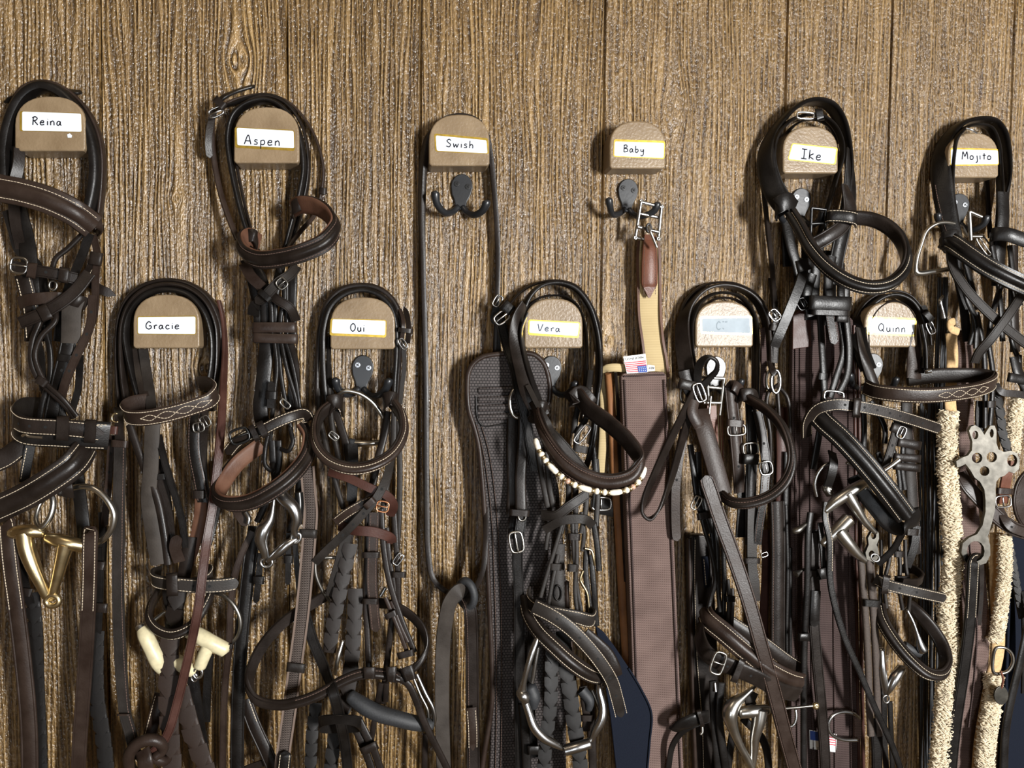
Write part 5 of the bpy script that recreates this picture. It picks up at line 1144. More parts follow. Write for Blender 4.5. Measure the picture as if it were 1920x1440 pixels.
# ================================================================== girth hung on the hook under the washed-out label
sheet(1180, 500, 2.88)
R = thing('buckle_strap', 'pink-edged elastic girth strap with silver roller buckle on hook under washed-out label', 'girth strap', (450, 600, 30)); s = maker(R)
for a, b in (((388, 596, 34), (512, 604, 34)), ((512, 604, 34), (488, 800, 30)), ((420, 610, 34), (430, 740, 32)), ((425, 650, 32), (505, 658, 32)), ((402, 735, 32), (492, 735, 32))):
    tube(R, 'buckle_bar', [a, b], 9, 'nickel')
tube(R, 'buckle_tongue', [(440, 700, 36), (432, 780, 38), (428, 845, 36)], 7, 'nickel')
s('buckle_tab', [(445, 750, 28), (445, 850, 28), (452, 985, 26)], 60, 'leather_chestnut', tip='round', stitch=[.34], smat='thread_dark')
s('elastic', [(470, 800, 24), (472, 900, 24), (478, 1080, 24), (480, 1300, 22)], 62, 'web_cream', t=4)
for u in (-14, 0, 14, 26): s('elastic_edge', [(474 + u, 805, 26), (476 + u, 900, 26), (480 + u, 1080, 26)], 7, 'leather_chestnut', t=2)
# ================================================================== bridle on the block with the washed-out label
R = thing('bridle', 'brown bridle with long stitched rein and hanging hand loop on the washed-out label block', 'bridle', (540, 420, 24), 'leather bridles on the blocks'); s = maker(R)
s('headpiece', [(325, 660, 36, 8), (305, 540, 32, 25), (288, 410, 27, 42), (290, 300, 22, 60), (322, 205, 20, 78), (395, 130, 20, 88), (480, 102, 20, 90), (580, 114, 20, 90), (672, 170, 20, 90), (728, 270, 20, 88), (752, 400, 22, 80), (762, 520, 24, 70)], 88, 'leather_dark', t=6)
s('crown_strap', E([(350, 560), (335, 430), (335, 300), (372, 205), (440, 152), (520, 140), (600, 165), (665, 245), (690, 370), (692, 500), (690, 720)], 86, 26), 60, 'leather_black', t=5, prof='soft')
s('crown_strap', E([(345, 420), (350, 320), (390, 230), (450, 180), (530, 168), (600, 195), (650, 280), (668, 420), (672, 700)], 88, 20), 50, 'leather_dark', t=4, prof='soft')
s('crown_strap', E([(275, 600), (268, 450), (270, 300), (300, 190), (380, 112), (480, 84), (590, 96), (690, 156), (750, 260), (775, 400), (778, 540)], 84, 12), 40, 'leather_dark', t=4, prof='soft')
s('crown_strap', [(720, 330, 30, 40), (725, 500, 28, 20), (722, 720, 28)], 40, 'web_dark', t=4)
s('throatlatch', [(765, 60, 10), (778, 160, 12), (788, 260, 16), (790, 400, 20), (784, 520, 22)], 34, 'leather_dark', prof='crease')
buckle(R, 785, 262, 24, 60, 44, 48, 'steel', r=4.5); keeper(R, 782, 330, 26, 44, 34, 10, 'leather_dark')
s('cheekpiece', [(300, 560, 38), (320, 640, 40), (345, 690, 40)], 84, 'leather_dark')
keeper(R, 318, 640, 46, 100, 56, 12, 'leather_dark')
buckle(R, 378, 680, 50, 96, 46, 70, 'steel', r=7); ring(R, 'bit_hook', 292, 690, 34, 16, 44, 7, 'steel_worn', n=14)
s('hand_loop', [(385, 690, 34, 20), (368, 610, 44, 20), (385, 520, 52, 40), (430, 488, 56, 70), (470, 510, 56, 60), (470, 560, 52, 40), (435, 600, 46, 30), (400, 640, 40)], 46, 'leather_black', t=5)
s('hand_loop', [(362, 660, 44, 20), (325, 730, 50, 30), (250, 880, 56, 35), (150, 1090, 60, 38), (80, 1260, 62, 50), (72, 1330, 62, 70), (105, 1362, 60, 90), (155, 1320, 56, 115), (215, 1180, 52, 135), (285, 940, 46, 145), (325, 800, 40, 150)], 62, 'leather_dark', t=5, step=.003)
s('cheekpiece', [(300, 880, 34), (270, 1020, 36), (250, 1200, 36), (252, 1440, 34), (258, 1480, 34)], 54, 'leather_brown', holes=[.25, .45], tip='round')
s('strap_tip', [(350, 720, 50), (340, 790, 54), (375, 860, 54), (392, 905, 52)], 64, 'leather_brown', tip='point')
s('cheekpiece', [(545, 640, 34), (556, 760, 36), (572, 900, 36), (588, 1080, 36), (598, 1220, 34)], 72, 'leather_brown', prof='crease', holes=[.3, .75])
s('cheekpiece', [(528, 660, 28), (560, 640, 42), (590, 660, 42), (610, 720, 30)], 60, 'leather_brown')
keeper(R, 572, 846, 42, 86, 40, 4, 'leather_brown'); buckle(R, 578, 882, 42, 50, 92, 86, 'steel_worn', r=6)
s('browband', [(615, 690, 34), (660, 715, 46), (740, 765, 62), (820, 850, 80), (868, 960, 92), (878, 1070, 100), (838, 1175, 104), (745, 1252, 102), (620, 1285, 96), (545, 1275, 84), (500, 1240, 66)], 66, 'leather_dark', t=7, prof='raised', up=(-.35, -.45, .85), stitch=[-.35, .35], smat='thread_dark', lining='leather_brown')
s('browband_loop', [(600, 740, 24), (605, 695, 44), (660, 690, 46), (690, 760, 34)], 70, 'leather_dark', up=(.2, -.1, 1))
s('rein', [(380, 770, 44), (395, 840, 52), (430, 960, 58), (470, 1100, 62), (505, 1230, 66)], 104, 'leather_brown', t=4)
s('cheekpiece', [(655, 720, 30), (660, 850, 34), (662, 1000, 36), (655, 1200, 36), (655, 1500, 36)], 66, 'leather_black', prof='crease')
s('cheekpiece', [(690, 780, 36), (715, 900, 40), (738, 1060, 42), (735, 1130, 42)], 56, 'leather_dark', prof='crease', holes=[.5])
s('cheekpiece', [(735, 1120, 44), (725, 1240, 46), (700, 1400, 44), (690, 1500, 42)], 52, 'leather_black', stitch=[-.3, .3], smat='thread_dark')
buckle(R, 738, 1088, 48, 66, 62, 80, 'steel', r=6); buckle(R, 655, 985, 42, 60, 76, 86, 'steel_worn', r=6); keeper(R, 655, 1040, 44, 80, 60, 2, 'leather_black')
ring(R, 'bit_ring', 790, 620, 40, 24, 62, 9, 'steel', n=18); ring(R, 'bit_ring', 757, 615, 32, 18, 50, 8, 'steel_worn', n=16)
s('throatlatch', [(760, 520, 30), (770, 560, 44), (785, 580, 46), (770, 540, 36)], 34, 'leather_dark')
cords(R, 'cheekpiece', [[(800, 640, 30), (752, 680, 34), (740, 760, 34), (760, 900, 34), (762, 1060, 32)], [(810, 650, 30), (850, 700, 32), (868, 800, 32), (866, 900, 30)], [(800, 680, 36), (806, 760, 36), (812, 860, 34)]], 22, 'leather_dark', t=7)
cords(R, 'cheekpiece', [[(330, 960, 36), (350, 1120, 40), (370, 1260, 42), (420, 1440, 44)], [(370, 1000, 36), (380, 1160, 38), (410, 1320, 40), (440, 1440, 42)], [(420, 1150, 36), (440, 1300, 38), (450, 1460, 40)], [(850, 1000, 20), (845, 1250, 20), (840, 1480, 20)]], 36, 'leather_black', t=5)
buckle(R, 362, 1275, 48, 70, 36, -62, 'nickel', r=5); keeper(R, 402, 1345, 50, 66, 40, -10, 'leather_dark')
s('cheekpiece', [(560, 930, 30), (590, 1080, 32), (610, 1240, 32), (600, 1460, 30)], 60, 'leather_black')
s('cheekpiece', [(820, 760, 14), (830, 1000, 14), (825, 1300, 14), (825, 1560, 14)], 80, 'leather_red', t=5)
sheet(1180, 960, 3.0)
s('rein', [(425, -205, 68), (465, -90, 72), (505, 30, 74), (590, 260, 78), (670, 500, 84), (740, 750, 88), (810, 1000, 84), (875, 1250, 76), (960, 1560, 64)], 92, 'leather_brown', t=6, prof='crease', stitch=[-.42, .42], smat='thread_dark', tip0='round')
cords(R, 'cheekpiece', [[(400, 0, 44), (425, 100, 46), (455, 200, 46), (485, 380, 46), (455, 500, 44), (440, 580, 46)], [(480, 60, 42), (495, 220, 44), (500, 420, 44), (510, 560, 44)], [(455, 0, 40), (470, 180, 40), (480, 360, 40)], [(530, 200, 38), (535, 400, 38), (530, 580, 38)]], 28, 'leather_black', t=6)
cords(R, 'cheekpiece', [[(555, 380, 40), (560, 480, 42), (555, 620, 40)], [(580, 430, 40), (582, 500, 42), (575, 650, 40)]], 22, 'leather_grey', t=6); keeper(R, 566, 490, 48, 50, 36, 0, 'leather_black')
keeper(R, 424, 20, 50, 54, 44, -15, 'leather_black')
s('cheekpiece', [(690, -60, 40), (688, 150, 42), (690, 300, 42), (705, 420, 42), (708, 500, 40)], 62, 'leather_grey', t=4); keeper(R, 690, 275, 48, 80, 34, 0, 'leather_dark')
buckle(R, 760, 240, 38, 36, 20, -20, 'steel', r=4, tongue=False)
s('cheekpiece', [(765, 100, 24), (770, 300, 24), (755, 600, 24), (765, 760, 24)], 52, 'leather_red'); 
s('cheekpiece', [(832, -60, 34), (838, 200, 34), (835, 500, 34), (835, 820, 34)], 88, 'leather_dark', t=5, prof='crease', stitch=[.38], smat='thread_dark')
cords(R, 'cheekpiece', [[(880, -40, 28), (890, 300, 28), (885, 700, 28), (890, 860, 28)], [(905, 200, 22), (905, 500, 22), (905, 860, 22)]], 24, 'leather_black', t=6)
s('noseband', [(420, 560, 36), (440, 605, 54), (530, 680, 70), (660, 790, 80), (790, 890, 82), (900, 945, 74), (960, 960, 64)], 128, 'leather_brown', t=8, prof='raised', up=(.45, -.2, .86), stitch=[-.34, .34])
s('noseband', [(480, 560, 30), (600, 640, 34), (760, 740, 36), (880, 830, 36), (960, 880, 34)], 80, 'leather_dark', t=5, stitch=[-.4])
s('noseband', [(400, 620, 40), (395, 700, 56), (430, 790, 72), (520, 850, 82), (620, 890, 86), (730, 940, 86), (840, 1000, 80), (950, 1030, 68)], 104, 'leather_dark', t=6, prof='soft', up=(.35, -.2, .9), holes=[.38, .55])
buckle(R, 500, 850, 90, 60, 120, 20, 'nickel', r=7); keeper(R, 612, 892, 92, 130, 40, 112, 'leather_dark')
tube(R, 'bit_mouthpiece', [(720, 970, 56), (650, 1030, 60), (590, 1080, 62), (565, 1130, 64), (580, 1210, 64), (620, 1310, 62), (665, 1390, 60), (690, 1440, 58)], [8, 20, 40, 46, 34, 26, 24, 24], 'nickel')
tube(R, 'bit_mouthpiece', [(620, 1130, 58), (690, 1120, 60), (780, 1112, 58)], [32, 38, 30], 'nickel')
tube(R, 'bit_mouthpiece', [(735, 1110, 60), (725, 1180, 62), (705, 1270, 62), (700, 1350, 60), (690, 1440, 58)], [46, 40, 30, 24, 20], 'nickel')
tube(R, 'bit_cheek', [(770, 1118, 58), (860, 1106, 62), (950, 1098, 66), (1030, 1090, 68)], [18, 10, 8, 8], 'steel_worn'); ring(R, 'bit_ball', 1048, 1090, 68, 8, 8, 14, 'brass', n=10)
tube(R, 'bit_ring', [(870, 1210, 44), (920, 1200, 46), (938, 1160, 46), (935, 1110, 44)], 9, 'steel')
tube(R, 'bit_ring', [(480, 960, 42), (485, 1010, 44)], 10, 'steel')
s('rein', [(200, 1600, 30), (220, 1440, 34), (245, 1310, 40), (300, 1235, 46), (370, 1195, 50), (450, 1165, 46)], 34, 'leather_black', t=5)
s('rein_stop', [(255, 1225, 44), (300, 1195, 58), (370, 1165, 62), (440, 1150, 52)], 78, 'leather_black', t=8, prof='soft'); keeper(R, 400, 1160, 66, 90, 24, 75, 'leather_dark')
tube(R, 'curb_hook', [(408, 1190, 48), (410, 1240, 50), (400, 1250, 50)], 8, 'nickel')
cords(R, 'rein', [[(470, 950, 40), (475, 1150, 40), (500, 1440, 40), (510, 1600, 40)], [(520, 960, 44), (505, 1120, 46), (530, 1350, 44), (570, 1600, 42)], [(640, 1160, 36), (760, 1300, 36), (790, 1600, 36)], [(590, 1180, 34), (560, 1400, 34), (550, 1600, 34)]], 48, 'leather_black', t=5)
s('rein', [(700, 1010, 48), (680, 1060, 50), (690, 1100, 46)], 66, 'leather_grey')
# ================================================================== webbing girth under the Ike block
sheet()
DADD = 11.0
R = thing('webbing_girth', 'dark brown ribbed webbing girth with D-ring hanging below the Ike block', 'girth', (1545, 590, 12)); s = maker(R)
prism('webbing_pad', [(1486, 600), (1502, 585), (1585, 585), (1600, 600), (1606, 800), (1610, 1100), (1616, 1520), (1484, 1520), (1483, 1100), (1484, 800)], 4, 14, 'web_dark', R, bevel=2)
prism('leather_top', [(1487, 592), (1500, 580), (1520, 584), (1522, 650), (1486, 655)], 14, 18, 'leather_red', R, bevel=1)
for x in (1492, 1501, 1520, 1562, 1592): s('webbing_rib', [(x, 650, 15), (x, 900, 15), (x + 2, 1200, 15), (x + 5, 1515, 15)], 5, 'web_dark', t=4, prof='soft')
for x in (1603, 1611): s('edge_piping', [(x - 2, 610, 14), (x + 1, 900, 14), (x + 4, 1200, 14), (x + 9, 1515, 14)], 7, 'leather_red', t=7, prof='soft')
s('girth_strap', [(1513, 440, 14), (1516, 520, 16), (1520, 600, 18)], 26, 'leather_black'); s('girth_strap', [(1556, 470, 14), (1556, 540, 16), (1556, 610, 18)], 26, 'leather_black')
sheet(1480, 980, 3.13)
tube(R, 'd_ring', [(400, 1275, 22), (310, 1272, 24), (245, 1240, 26), (228, 1190, 26), (250, 1135, 26), (310, 1110, 24), (375, 1120, 22), (410, 1148, 20)], 12, 'steel')
prism('ring_tab', [(385, 1140), (425, 1150), (425, 1268), (385, 1275)], 15, 21, 'web_brown', R, bevel=1)
tg, rect, uv = flag_tag(R, [(118, 1216), (278, 1242), (274, 1348), (120, 1326)], 16)
for i in range(5): rect('flag_stripe', .42, .06 + i * .13, .98, .12 + i * .13, 'tag_red')
rect('flag_canton', .02, .04, .40, .52, 'tag_blue')
tag_text(tg, 'H   S A.', 130, 1332, 16.7, 24, 5)
sheet(1380, 160, 3.0)
for a, b in (((425, 690, 30), (420, 850, 26)), ((505, 700, 30), (500, 850, 26)), ((425, 690, 30), (505, 700, 30)), ((422, 780, 28), (520, 772, 28))): tube(R, 'buckle_bar', [a, b], 9, 'curb_black')
DADD = 0.0
# ================================================================== bridle on the Ike block
R = thing('bridle', 'black padded bridle with big round browband loop on the Ike block', 'bridle', (420, 480, 24), 'leather bridles on the blocks'); s = maker(R)
s('headpiece', [(295, 710, 36, 8), (240, 640, 32, 20), (190, 540, 28, 40), (166, 410, 24, 58), (192, 290, 20, 78), (270, 180, 20, 86), (365, 106, 20, 90), (450, 88, 20, 90), (530, 116, 20, 90), (588, 200, 20, 90), (620, 330, 20, 88), (645, 500, 22, 70), (650, 640, 26, 40), (625, 760, 30, 20)], 115, 'leather_black', t=9, prof='soft')
s('crown_strap', E([(300, 650), (232, 520), (206, 390), (230, 280), (295, 205), (375, 170), (465, 168), (540, 212), (588, 295), (598, 400), (565, 520), (530, 640), (492, 760), (468, 840)], 84, 26), 60, 'leather_black', t=6, prof='soft')
s('crown_strap', E([(250, 420), (260, 320), (310, 240), (390, 195), (470, 195), (540, 240), (575, 330)], 86, 20), 54, 'leather_black', t=4, prof='soft')
buckle(R, 390, 170, 46, 92, 30, 3, 'steel', r=6, tongue=False); keeper(R, 470, 165, 46, 60, 44, 80, 'leather_black')
s('browband_loop', [(232, 720, 30), (232, 680, 48), (290, 650, 52), (330, 690, 44)], 100, 'leather_black', up=(0, -.1, 1))
s('throatlatch', [(150, 420, 14, 40), (158, 600, 12, 30), (178, 800, 12, 30), (200, 1000, 12, 30), (214, 1180, 14, 20), (222, 1290, 16)], 36, 'leather_dark', t=4)
buckle(R, 215, 1285, 22, 50, 44, 45, 'steel', r=4); keeper(R, 214, 1350, 24, 40, 34, 5, 'leather_dark')
s('cheekpiece', [(632, 360, 26, 50), (640, 520, 28, 20), (632, 660, 30), (600, 820, 32), (570, 960, 32), (545, 1120, 32)], 92, 'leather_black', prof='crease', holes=[.85])
s('cheekpiece', [(610, 560, 36, 40), (640, 700, 42), (600, 790, 46), (520, 850, 48), (440, 895, 44)], 86, 'leather_dark', t=4, prof='crease')
s('browband', [(300, 720, 46), (345, 790, 58), (420, 925, 76), (520, 1035, 92), (640, 1110, 102), (760, 1140, 108), (870, 1120, 108), (945, 1050, 102), (962, 955, 92), (925, 860, 78), (850, 790, 64), (760, 752, 52), (660, 742, 44), (560, 735, 38)], 84, 'leather_black', t=8, prof='raised', up=(-.1, -.38, .92), stitch=[-.32, .32], lining='leather_dark')
s('browband_loop', [(520, 760, 26), (525, 735, 46), (590, 735, 52), (665, 748, 54), (680, 770, 40)], 74, 'leather_black', up=(0.1, -.1, 1), stitch=[-.4, .4])
s('flash_strap', [(385, 980, 44), (370, 1080, 52), (310, 1240, 56), (235, 1420, 52), (215, 1470, 48)], 62, 'leather_black', t=5)
keeper(R, 385, 1010, 58, 86, 70, -15, 'leather_black')
cords(R, 'cheekpiece', [[(280, 760, 24), (310, 900, 26), (350, 1050, 26), (360, 1260, 24)], [(470, 900, 34), (450, 1050, 34), (440, 1200, 34)], [(540, 960, 34), (520, 1100, 36), (530, 1240, 36)], [(290, 760, 16), (285, 880, 16), (290, 1020, 16)], [(430, 1060, 40), (400, 1180, 40), (420, 1300, 38)]], 62, 'leather_black', t=5)
cords(R, 'cheekpiece', [[(590, 1000, 30), (590, 1160, 32), (600, 1300, 32)], [(620, 1120, 26), (620, 1300, 26)]], 50, 'leather_black', t=5)
keeper(R, 530, 1225, 58, 224, 84, 2, 'leather_black', depth=30); keeper(R, 530, 1275, 56, 200, 40, 2, 'leather_black', depth=30)
buckle(R, 372, 1230, 46, 60, 50, 60, 'curb_black', r=6)
sheet(1480, 560, 3.13)
cords(R, 'cheekpiece', [[(180, 80, 30), (190, 260, 32), (200, 440, 34), (205, 560, 34), (180, 760, 32), (140, 1000, 30)], [(335, 110, 36), (352, 300, 38), (340, 450, 40), (290, 560, 42)], [(300, 120, 32), (320, 300, 34), (270, 480, 36), (240, 580, 36)]], 46, 'leather_black', t=5)
s('strap_tip', [(235, 80, 44), (250, 180, 46), (265, 268, 46)], 62, 'leather_black', tip='round', stitch=[-.38, .38], smat='thread_dark'); keeper(R, 310, 110, 48, 70, 60, 5, 'leather_black')
keeper(R, 196, 456, 42, 46, 44, 5, 'leather_black')
buckle(R, 260, 572, 62, 110, 50, 6, 'steel', r=9, tongue=False)
s('noseband', [(100, 810, 34), (108, 720, 52), (160, 650, 66), (260, 622, 76), (380, 630, 80), (520, 655, 78), (700, 705, 72), (885, 765, 60)], 76, 'leather_dark', t=5, tip='round', stitch=[-.4, .4], holes=[.36, .47, .55, .63, .7, .78, .86])
keeper(R, 396, 640, 86, 104, 50, 96, 'leather_dark')
s('noseband', [(150, 660, 50), (200, 720, 62), (300, 810, 76), (430, 950, 88), (570, 1120, 96), (690, 1280, 96)], 132, 'leather_black', t=8, prof='raised', up=(.72, -.2, .68), stitch=[-.36, .36, wave(.2, 4, .15, .5), wave(-.2, 4, .15, .5)], lining='leather_black', sv=.5)
s('noseband', [(715, 1240, 96), (725, 1300, 90), (680, 1350, 80), (600, 1330, 66), (500, 1220, 54), (430, 1130, 46), (380, 1040, 40)], 100, 'leather_black', t=7, prof='soft', up=(.72, -.3, .6))
s('cheekpiece', [(690, 1320, 80), (650, 1400, 70), (610, 1470, 62), (520, 1560, 54)], 46, 'leather_black', prof='crease')
tube(R, 'bit_ring', [(160, 1160, 44), (148, 1090, 46), (170, 1020, 48), (215, 972, 50), (272, 955, 50)], 10, 'steel')
tube(R, 'bit_ring', [(335, 962, 50), (390, 990, 52), (430, 1050, 54), (450, 1110, 52)], [10, 11, 14, 20], 'steel')
s('bit_hanger', [(250, 900, 44), (260, 960, 58), (245, 1040, 58), (225, 1100, 50)], 60, 'leather_black')
tube(R, 'bit_mouthpiece', [(205, 1250, 56), (280, 1185, 60), (360, 1130, 62), (440, 1080, 60)], [24, 36, 38, 30], 'nickel')
tube(R, 'bit_mouthpiece', [(335, 1140, 62), (385, 1220, 64), (440, 1305, 64), (505, 1375, 62)], [42, 34, 24, 16], 'nickel')
tube(R, 'bit_mouthpiece', [(190, 1440, 52), (270, 1370, 56), (350, 1290, 58)], [30, 40, 44], 'nickel')
tube(R, 'bit_mouthpiece', [(285, 1360, 58), (340, 1430, 60), (400, 1500, 60), (450, 1540, 60)], [46, 42, 32, 20], 'nickel')
tube(R, 'bit_cheek', [(545, 1015, 64), (590, 985, 66), (640, 945, 66)], [14, 14, 20], 'steel'); 
tube(R, 'bit_cheek', [(20, 1365, 48), (45, 1360, 50), (100, 1320, 48)], [16, 22, 10], 'steel_worn')
tube(R, 'bit_ring', [(235, 1120, 40), (215, 1110, 40), (240, 1150, 42)], 26, 'steel_worn')
sheet(1480, 980, 3.13)
plate(R, 'bit_link', [(478, 60), (500, 40), (525, 60), (526, 95), (512, 130), (524, 165), (526, 200), (500, 235), (455, 215), (448, 175), (466, 130), (462, 90)], [circle(494, 75, 17, 22, 10), circle(484, 185, 18, 22, 10)], 60, 65, 'plate_steel')
ring(R, 'bit_link', 502, 205, 64, 26, 20, 8, 'steel', rot=35, n=12)
s('rein', [(125, -60, 46), (112, 50, 48), (105, 400, 46), (90, 690, 44), (85, 1000, 44), (85, 1600, 44)], 42, 'leather_black', t=7, prof='soft')
keeper(R, 85, 672, 52, 60, 50, 0, 'leather_black')
s('rein', [(158, 40, 36), (145, 200, 38), (148, 400, 38), (145, 560, 38), (158, 760, 36), (185, 1050, 34), (205, 1300, 32), (215, 1600, 32)], 72, 'leather_dark', t=5, prof='crease')
s('strap_tip', [(155, 400, 44), (150, 520, 46), (145, 608, 44)], 66, 'leather_black', tip='round'); s('rein', [(150, 60, 42), (148, 180, 44), (146, 300, 42)], 50, 'leather_grey')
keeper(R, 148, 300, 46, 66, 40, 5, 'leather_dark')
tube(R, 'bit_cheek', [(100, 270, 40), (65, 285, 42), (38, 302, 44)], [10, 10, 22], 'steel_worn')
s('rein', [(215, -120, 56), (210, -30, 60), (235, 100, 62), (238, 330, 62), (270, 500, 62), (330, 690, 62), (410, 870, 62), (500, 1080, 62), (600, 1300, 60), (690, 1560, 58)], 38, 'leather_black', t=6, prof='crease', stitch=[lambda x: -.3 if x < .22 else None])
keeper(R, 195, 300, 60, 40, 70, -10, 'leather_black'); s('rein', [(180, 0, 52), (195, 160, 54), (205, 330, 54)], 34, 'leather_black')
ring(R, 'rein_stud', 155, 1076, 40, 8, 8, 14, 'brass', n=10)
# ================================================================== bridle on the Quinn block
sheet(1380, 160, 3.0)
R = thing('bridle', 'dark brown bridle with fancy-stitched browband and brown rubber reins on the Quinn block', 'bridle', (870, 1440, 24), 'leather bridles on the blocks'); s = maker(R)
s('headpiece', [(745, 1600, 34, 15), (702, 1480, 28, 35), (690, 1370, 24, 55), (735, 1250, 20, 78), (815, 1192, 20, 88), (890, 1180, 20, 90), (970, 1215, 20, 90), (1025, 1300, 20, 88), (1048, 1400, 22, 80), (1055, 1500, 26, 60), (1060, 1600, 30, 40)], 92, 'leather_black', t=6)
s('crown_strap', E([(665, 1560), (655, 1440), (662, 1330), (710, 1235), (790, 1175), (880, 1155), (970, 1180), (1040, 1260), (1078, 1360), (1090, 1460)], 86, 14), 46, 'leather_dark', t=5, prof='soft')
s('crown_strap', E([(745, 1580), (735, 1460), (738, 1360), (775, 1275), (835, 1225), (895, 1215), (960, 1250), (1005, 1330), (1025, 1430), (1028, 1560)], 88, 26), 50, 'leather_dark', t=5, prof='soft')
keeper(R, 1082, 1298, 30, 60, 40, 50, 'leather_black'); buckle(R, 1095, 1365, 28, 66, 34, 66, 'steel', r=4.5)
s('strap_tip', [(1050, 1240, 26), (1085, 1310, 28), (1100, 1380, 26)], 32, 'leather_black', tip='round')
sheet(1480, 560, 3.13)
s('cheekpiece', [(400, 170, 32, 40), (425, 300, 36, 20), (465, 420, 40), (500, 510, 42)], 66, 'leather_dark')
s('cheekpiece', [(740, 200, 26, 30), (735, 340, 28), (730, 470, 30)], 100, 'leather_brown', t=4); s('cheekpiece', [(775, 150, 34, 60), (800, 280, 34, 60), (805, 440, 34, 60)], 40, 'leather_black', t=6, prof='soft')
s('browband', [(440, 520, 44), (500, 545, 62), (620, 562, 82), (780, 570, 92), (950, 560, 94), (1110, 535, 86), (1195, 500, 72), (1200, 468, 54), (1120, 452, 40), (950, 448, 32), (800, 455, 28), (690, 470, 26)], 96, 'leather_brown', t=6, prof='soft', up=(.02, -.16, 1), stitch=[-.38, .38, wave(.22, 4, .28, .54), wave(-.22, 4, .28, .54)], lining='leather_dark')
tube(R, 'bit_end', [(800, 430, 40), (830, 422, 42)], [12, 16], 'steel')
s('cheekpiece', [(690, 600, 32), (690, 750, 34), (705, 900, 34), (722, 1150, 34), (735, 1400, 34), (740, 1500, 32)], 78, 'leather_grey', t=4, stitch=[-.4], smat='thread_dark')
s('cheekpiece', [(640, 700, 48), (610, 830, 54), (570, 960, 54), (545, 1020, 50)], 52, 'leather_grey', t=4, prof='crease', holes=[.3, .5, .7])
buckle(R, 658, 785, 56, 66, 40, -66, 'steel', r=5); keeper(R, 640, 765, 54, 84, 60, 20, 'leather_dark')
keeper(R, 702, 852, 50, 136, 56, 10, 'leather_dark', depth=16); keeper(R, 690, 935, 50, 154, 50, 4, 'leather_dark', depth=16); keeper(R, 690, 988, 50, 150, 50, 6, 'leather_dark', depth=16)
cords(R, 'cheekpiece', [[(480, 600, 30), (560, 760, 32), (560, 850, 32)], [(600, 860, 36), (640, 1000, 38), (650, 1160, 38), (620, 1300, 36)], [(670, 840, 40), (665, 1000, 40), (680, 1120, 40)], [(430, 560, 20), (440, 760, 20), (430, 1000, 20)], [(520, 900, 30), (560, 1040, 30), (600, 1200, 30)]], 36, 'leather_black', t=5)
keeper(R, 720, 1370, 42, 70, 44, 3, 'leather_dark')
sheet(1480, 980, 3.13)
s('cheekpiece', [(745, 20, 40), (735, 120, 42), (712, 200, 42), (688, 260, 40)], 58, 'leather_black')
cords(R, 'cheekpiece', [[(590, 20, 36), (590, 200, 38), (560, 350, 40), (570, 500, 40)], [(640, 120, 38), (650, 260, 42), (645, 380, 44), (665, 510, 42)], [(680, 100, 38), (685, 260, 42), (708, 400, 44), (700, 520, 42)], [(540, 100, 30), (540, 260, 32), (535, 420, 34), (545, 640, 34)]], 24, 'leather_grey', t=6)
keeper(R, 645, 185, 46, 50, 40, 0, 'leather_dark'); keeper(R, 660, 335, 50, 76, 50, 0, 'leather_dark')
s('noseband', [(660, 270, 26), (740, 280, 42), (780, 320, 56), (750, 350, 64), (660, 350, 68)], 56, 'leather_dark', t=5, up=(.05, -.25, 1))
s('noseband', [(500, 330, 54), (560, 360, 64), (650, 385, 72), (780, 415, 74), (915, 445, 66)], 74, 'leather_grey', t=5, tip='round', stitch=[-.38, .38], holes=[.3, .52])
keeper(R, 564, 362, 72, 98, 46, 98, 'leather_dark')
s('noseband', [(520, 480, 36), (540, 570, 50), (610, 690, 66), (710, 810, 80), (810, 890, 88), (890, 895, 84), (925, 830, 72), (905, 730, 58), (840, 620, 46), (760, 530, 38), (700, 480, 32)], 80, 'leather_dark', t=8, prof='raised', up=(.45, -.45, .78), stitch=[-.34, .34, wave(.16, 3, .24, .42), wave(-.16, 3, .24, .42)], lining='leather_dark', sv=.4)
tube(R, 'bit_cheek', [(690, 510, 44), (725, 580, 48), (752, 660, 50), (775, 735, 50), (785, 752, 50)], [8, 10, 14, 30, 30], 'steel')
tube(R, 'rubber_guard', [(670, 720, 40), (720, 750, 42), (760, 765, 40)], 30, 'rubber_black')
tube(R, 'bit_mouthpiece', [(540, 740, 44), (545, 850, 48), (560, 960, 48), (570, 1010, 46)], [20, 24, 22, 12], 'steel'); ring(R, 'copper_roller', 548, 850, 48, 8, 22, 18, 'copper', n=12)
tube(R, 'bit_mouthpiece', [(660, 850, 46), (620, 910, 50), (590, 970, 50), (572, 1010, 48)], [30, 32, 24, 10], 'steel'); ring(R, 'bit_link', 568, 1035, 48, 18, 22, 6, 'steel', n=12)
for x0 in (0, 46):
    s('rubber_rein', [(420 + x0, 210, 44), (432 + x0, 350, 46), (446 + x0, 520, 46), (462 + x0, 800, 46), (472 + x0, 1100, 44), (480 + x0, 1250, 44)], 46, 'rubber_brown', t=8, prof='soft')
s('rubber_rein', [(478, 210, 40), (500, 520, 42), (515, 900, 42), (522, 1200, 40)], 40, 'rubber_brown', t=8, prof='soft')
keeper(R, 484, 474, 56, 92, 44, 4, 'leather_black')
s('rein', [(505, 1150, 44), (512, 1300, 44), (520, 1600, 44)], 70, 'leather_black', t=5, prof='crease', tip0='round')
s('rein', [(540, 800, 34), (555, 1050, 36), (560, 1300, 36), (580, 1600, 36)], 38, 'leather_black')
cords(R, 'rein', [[(590, 1050, 26), (600, 1300, 26), (610, 1600, 26)]], 36, 'leather_black')
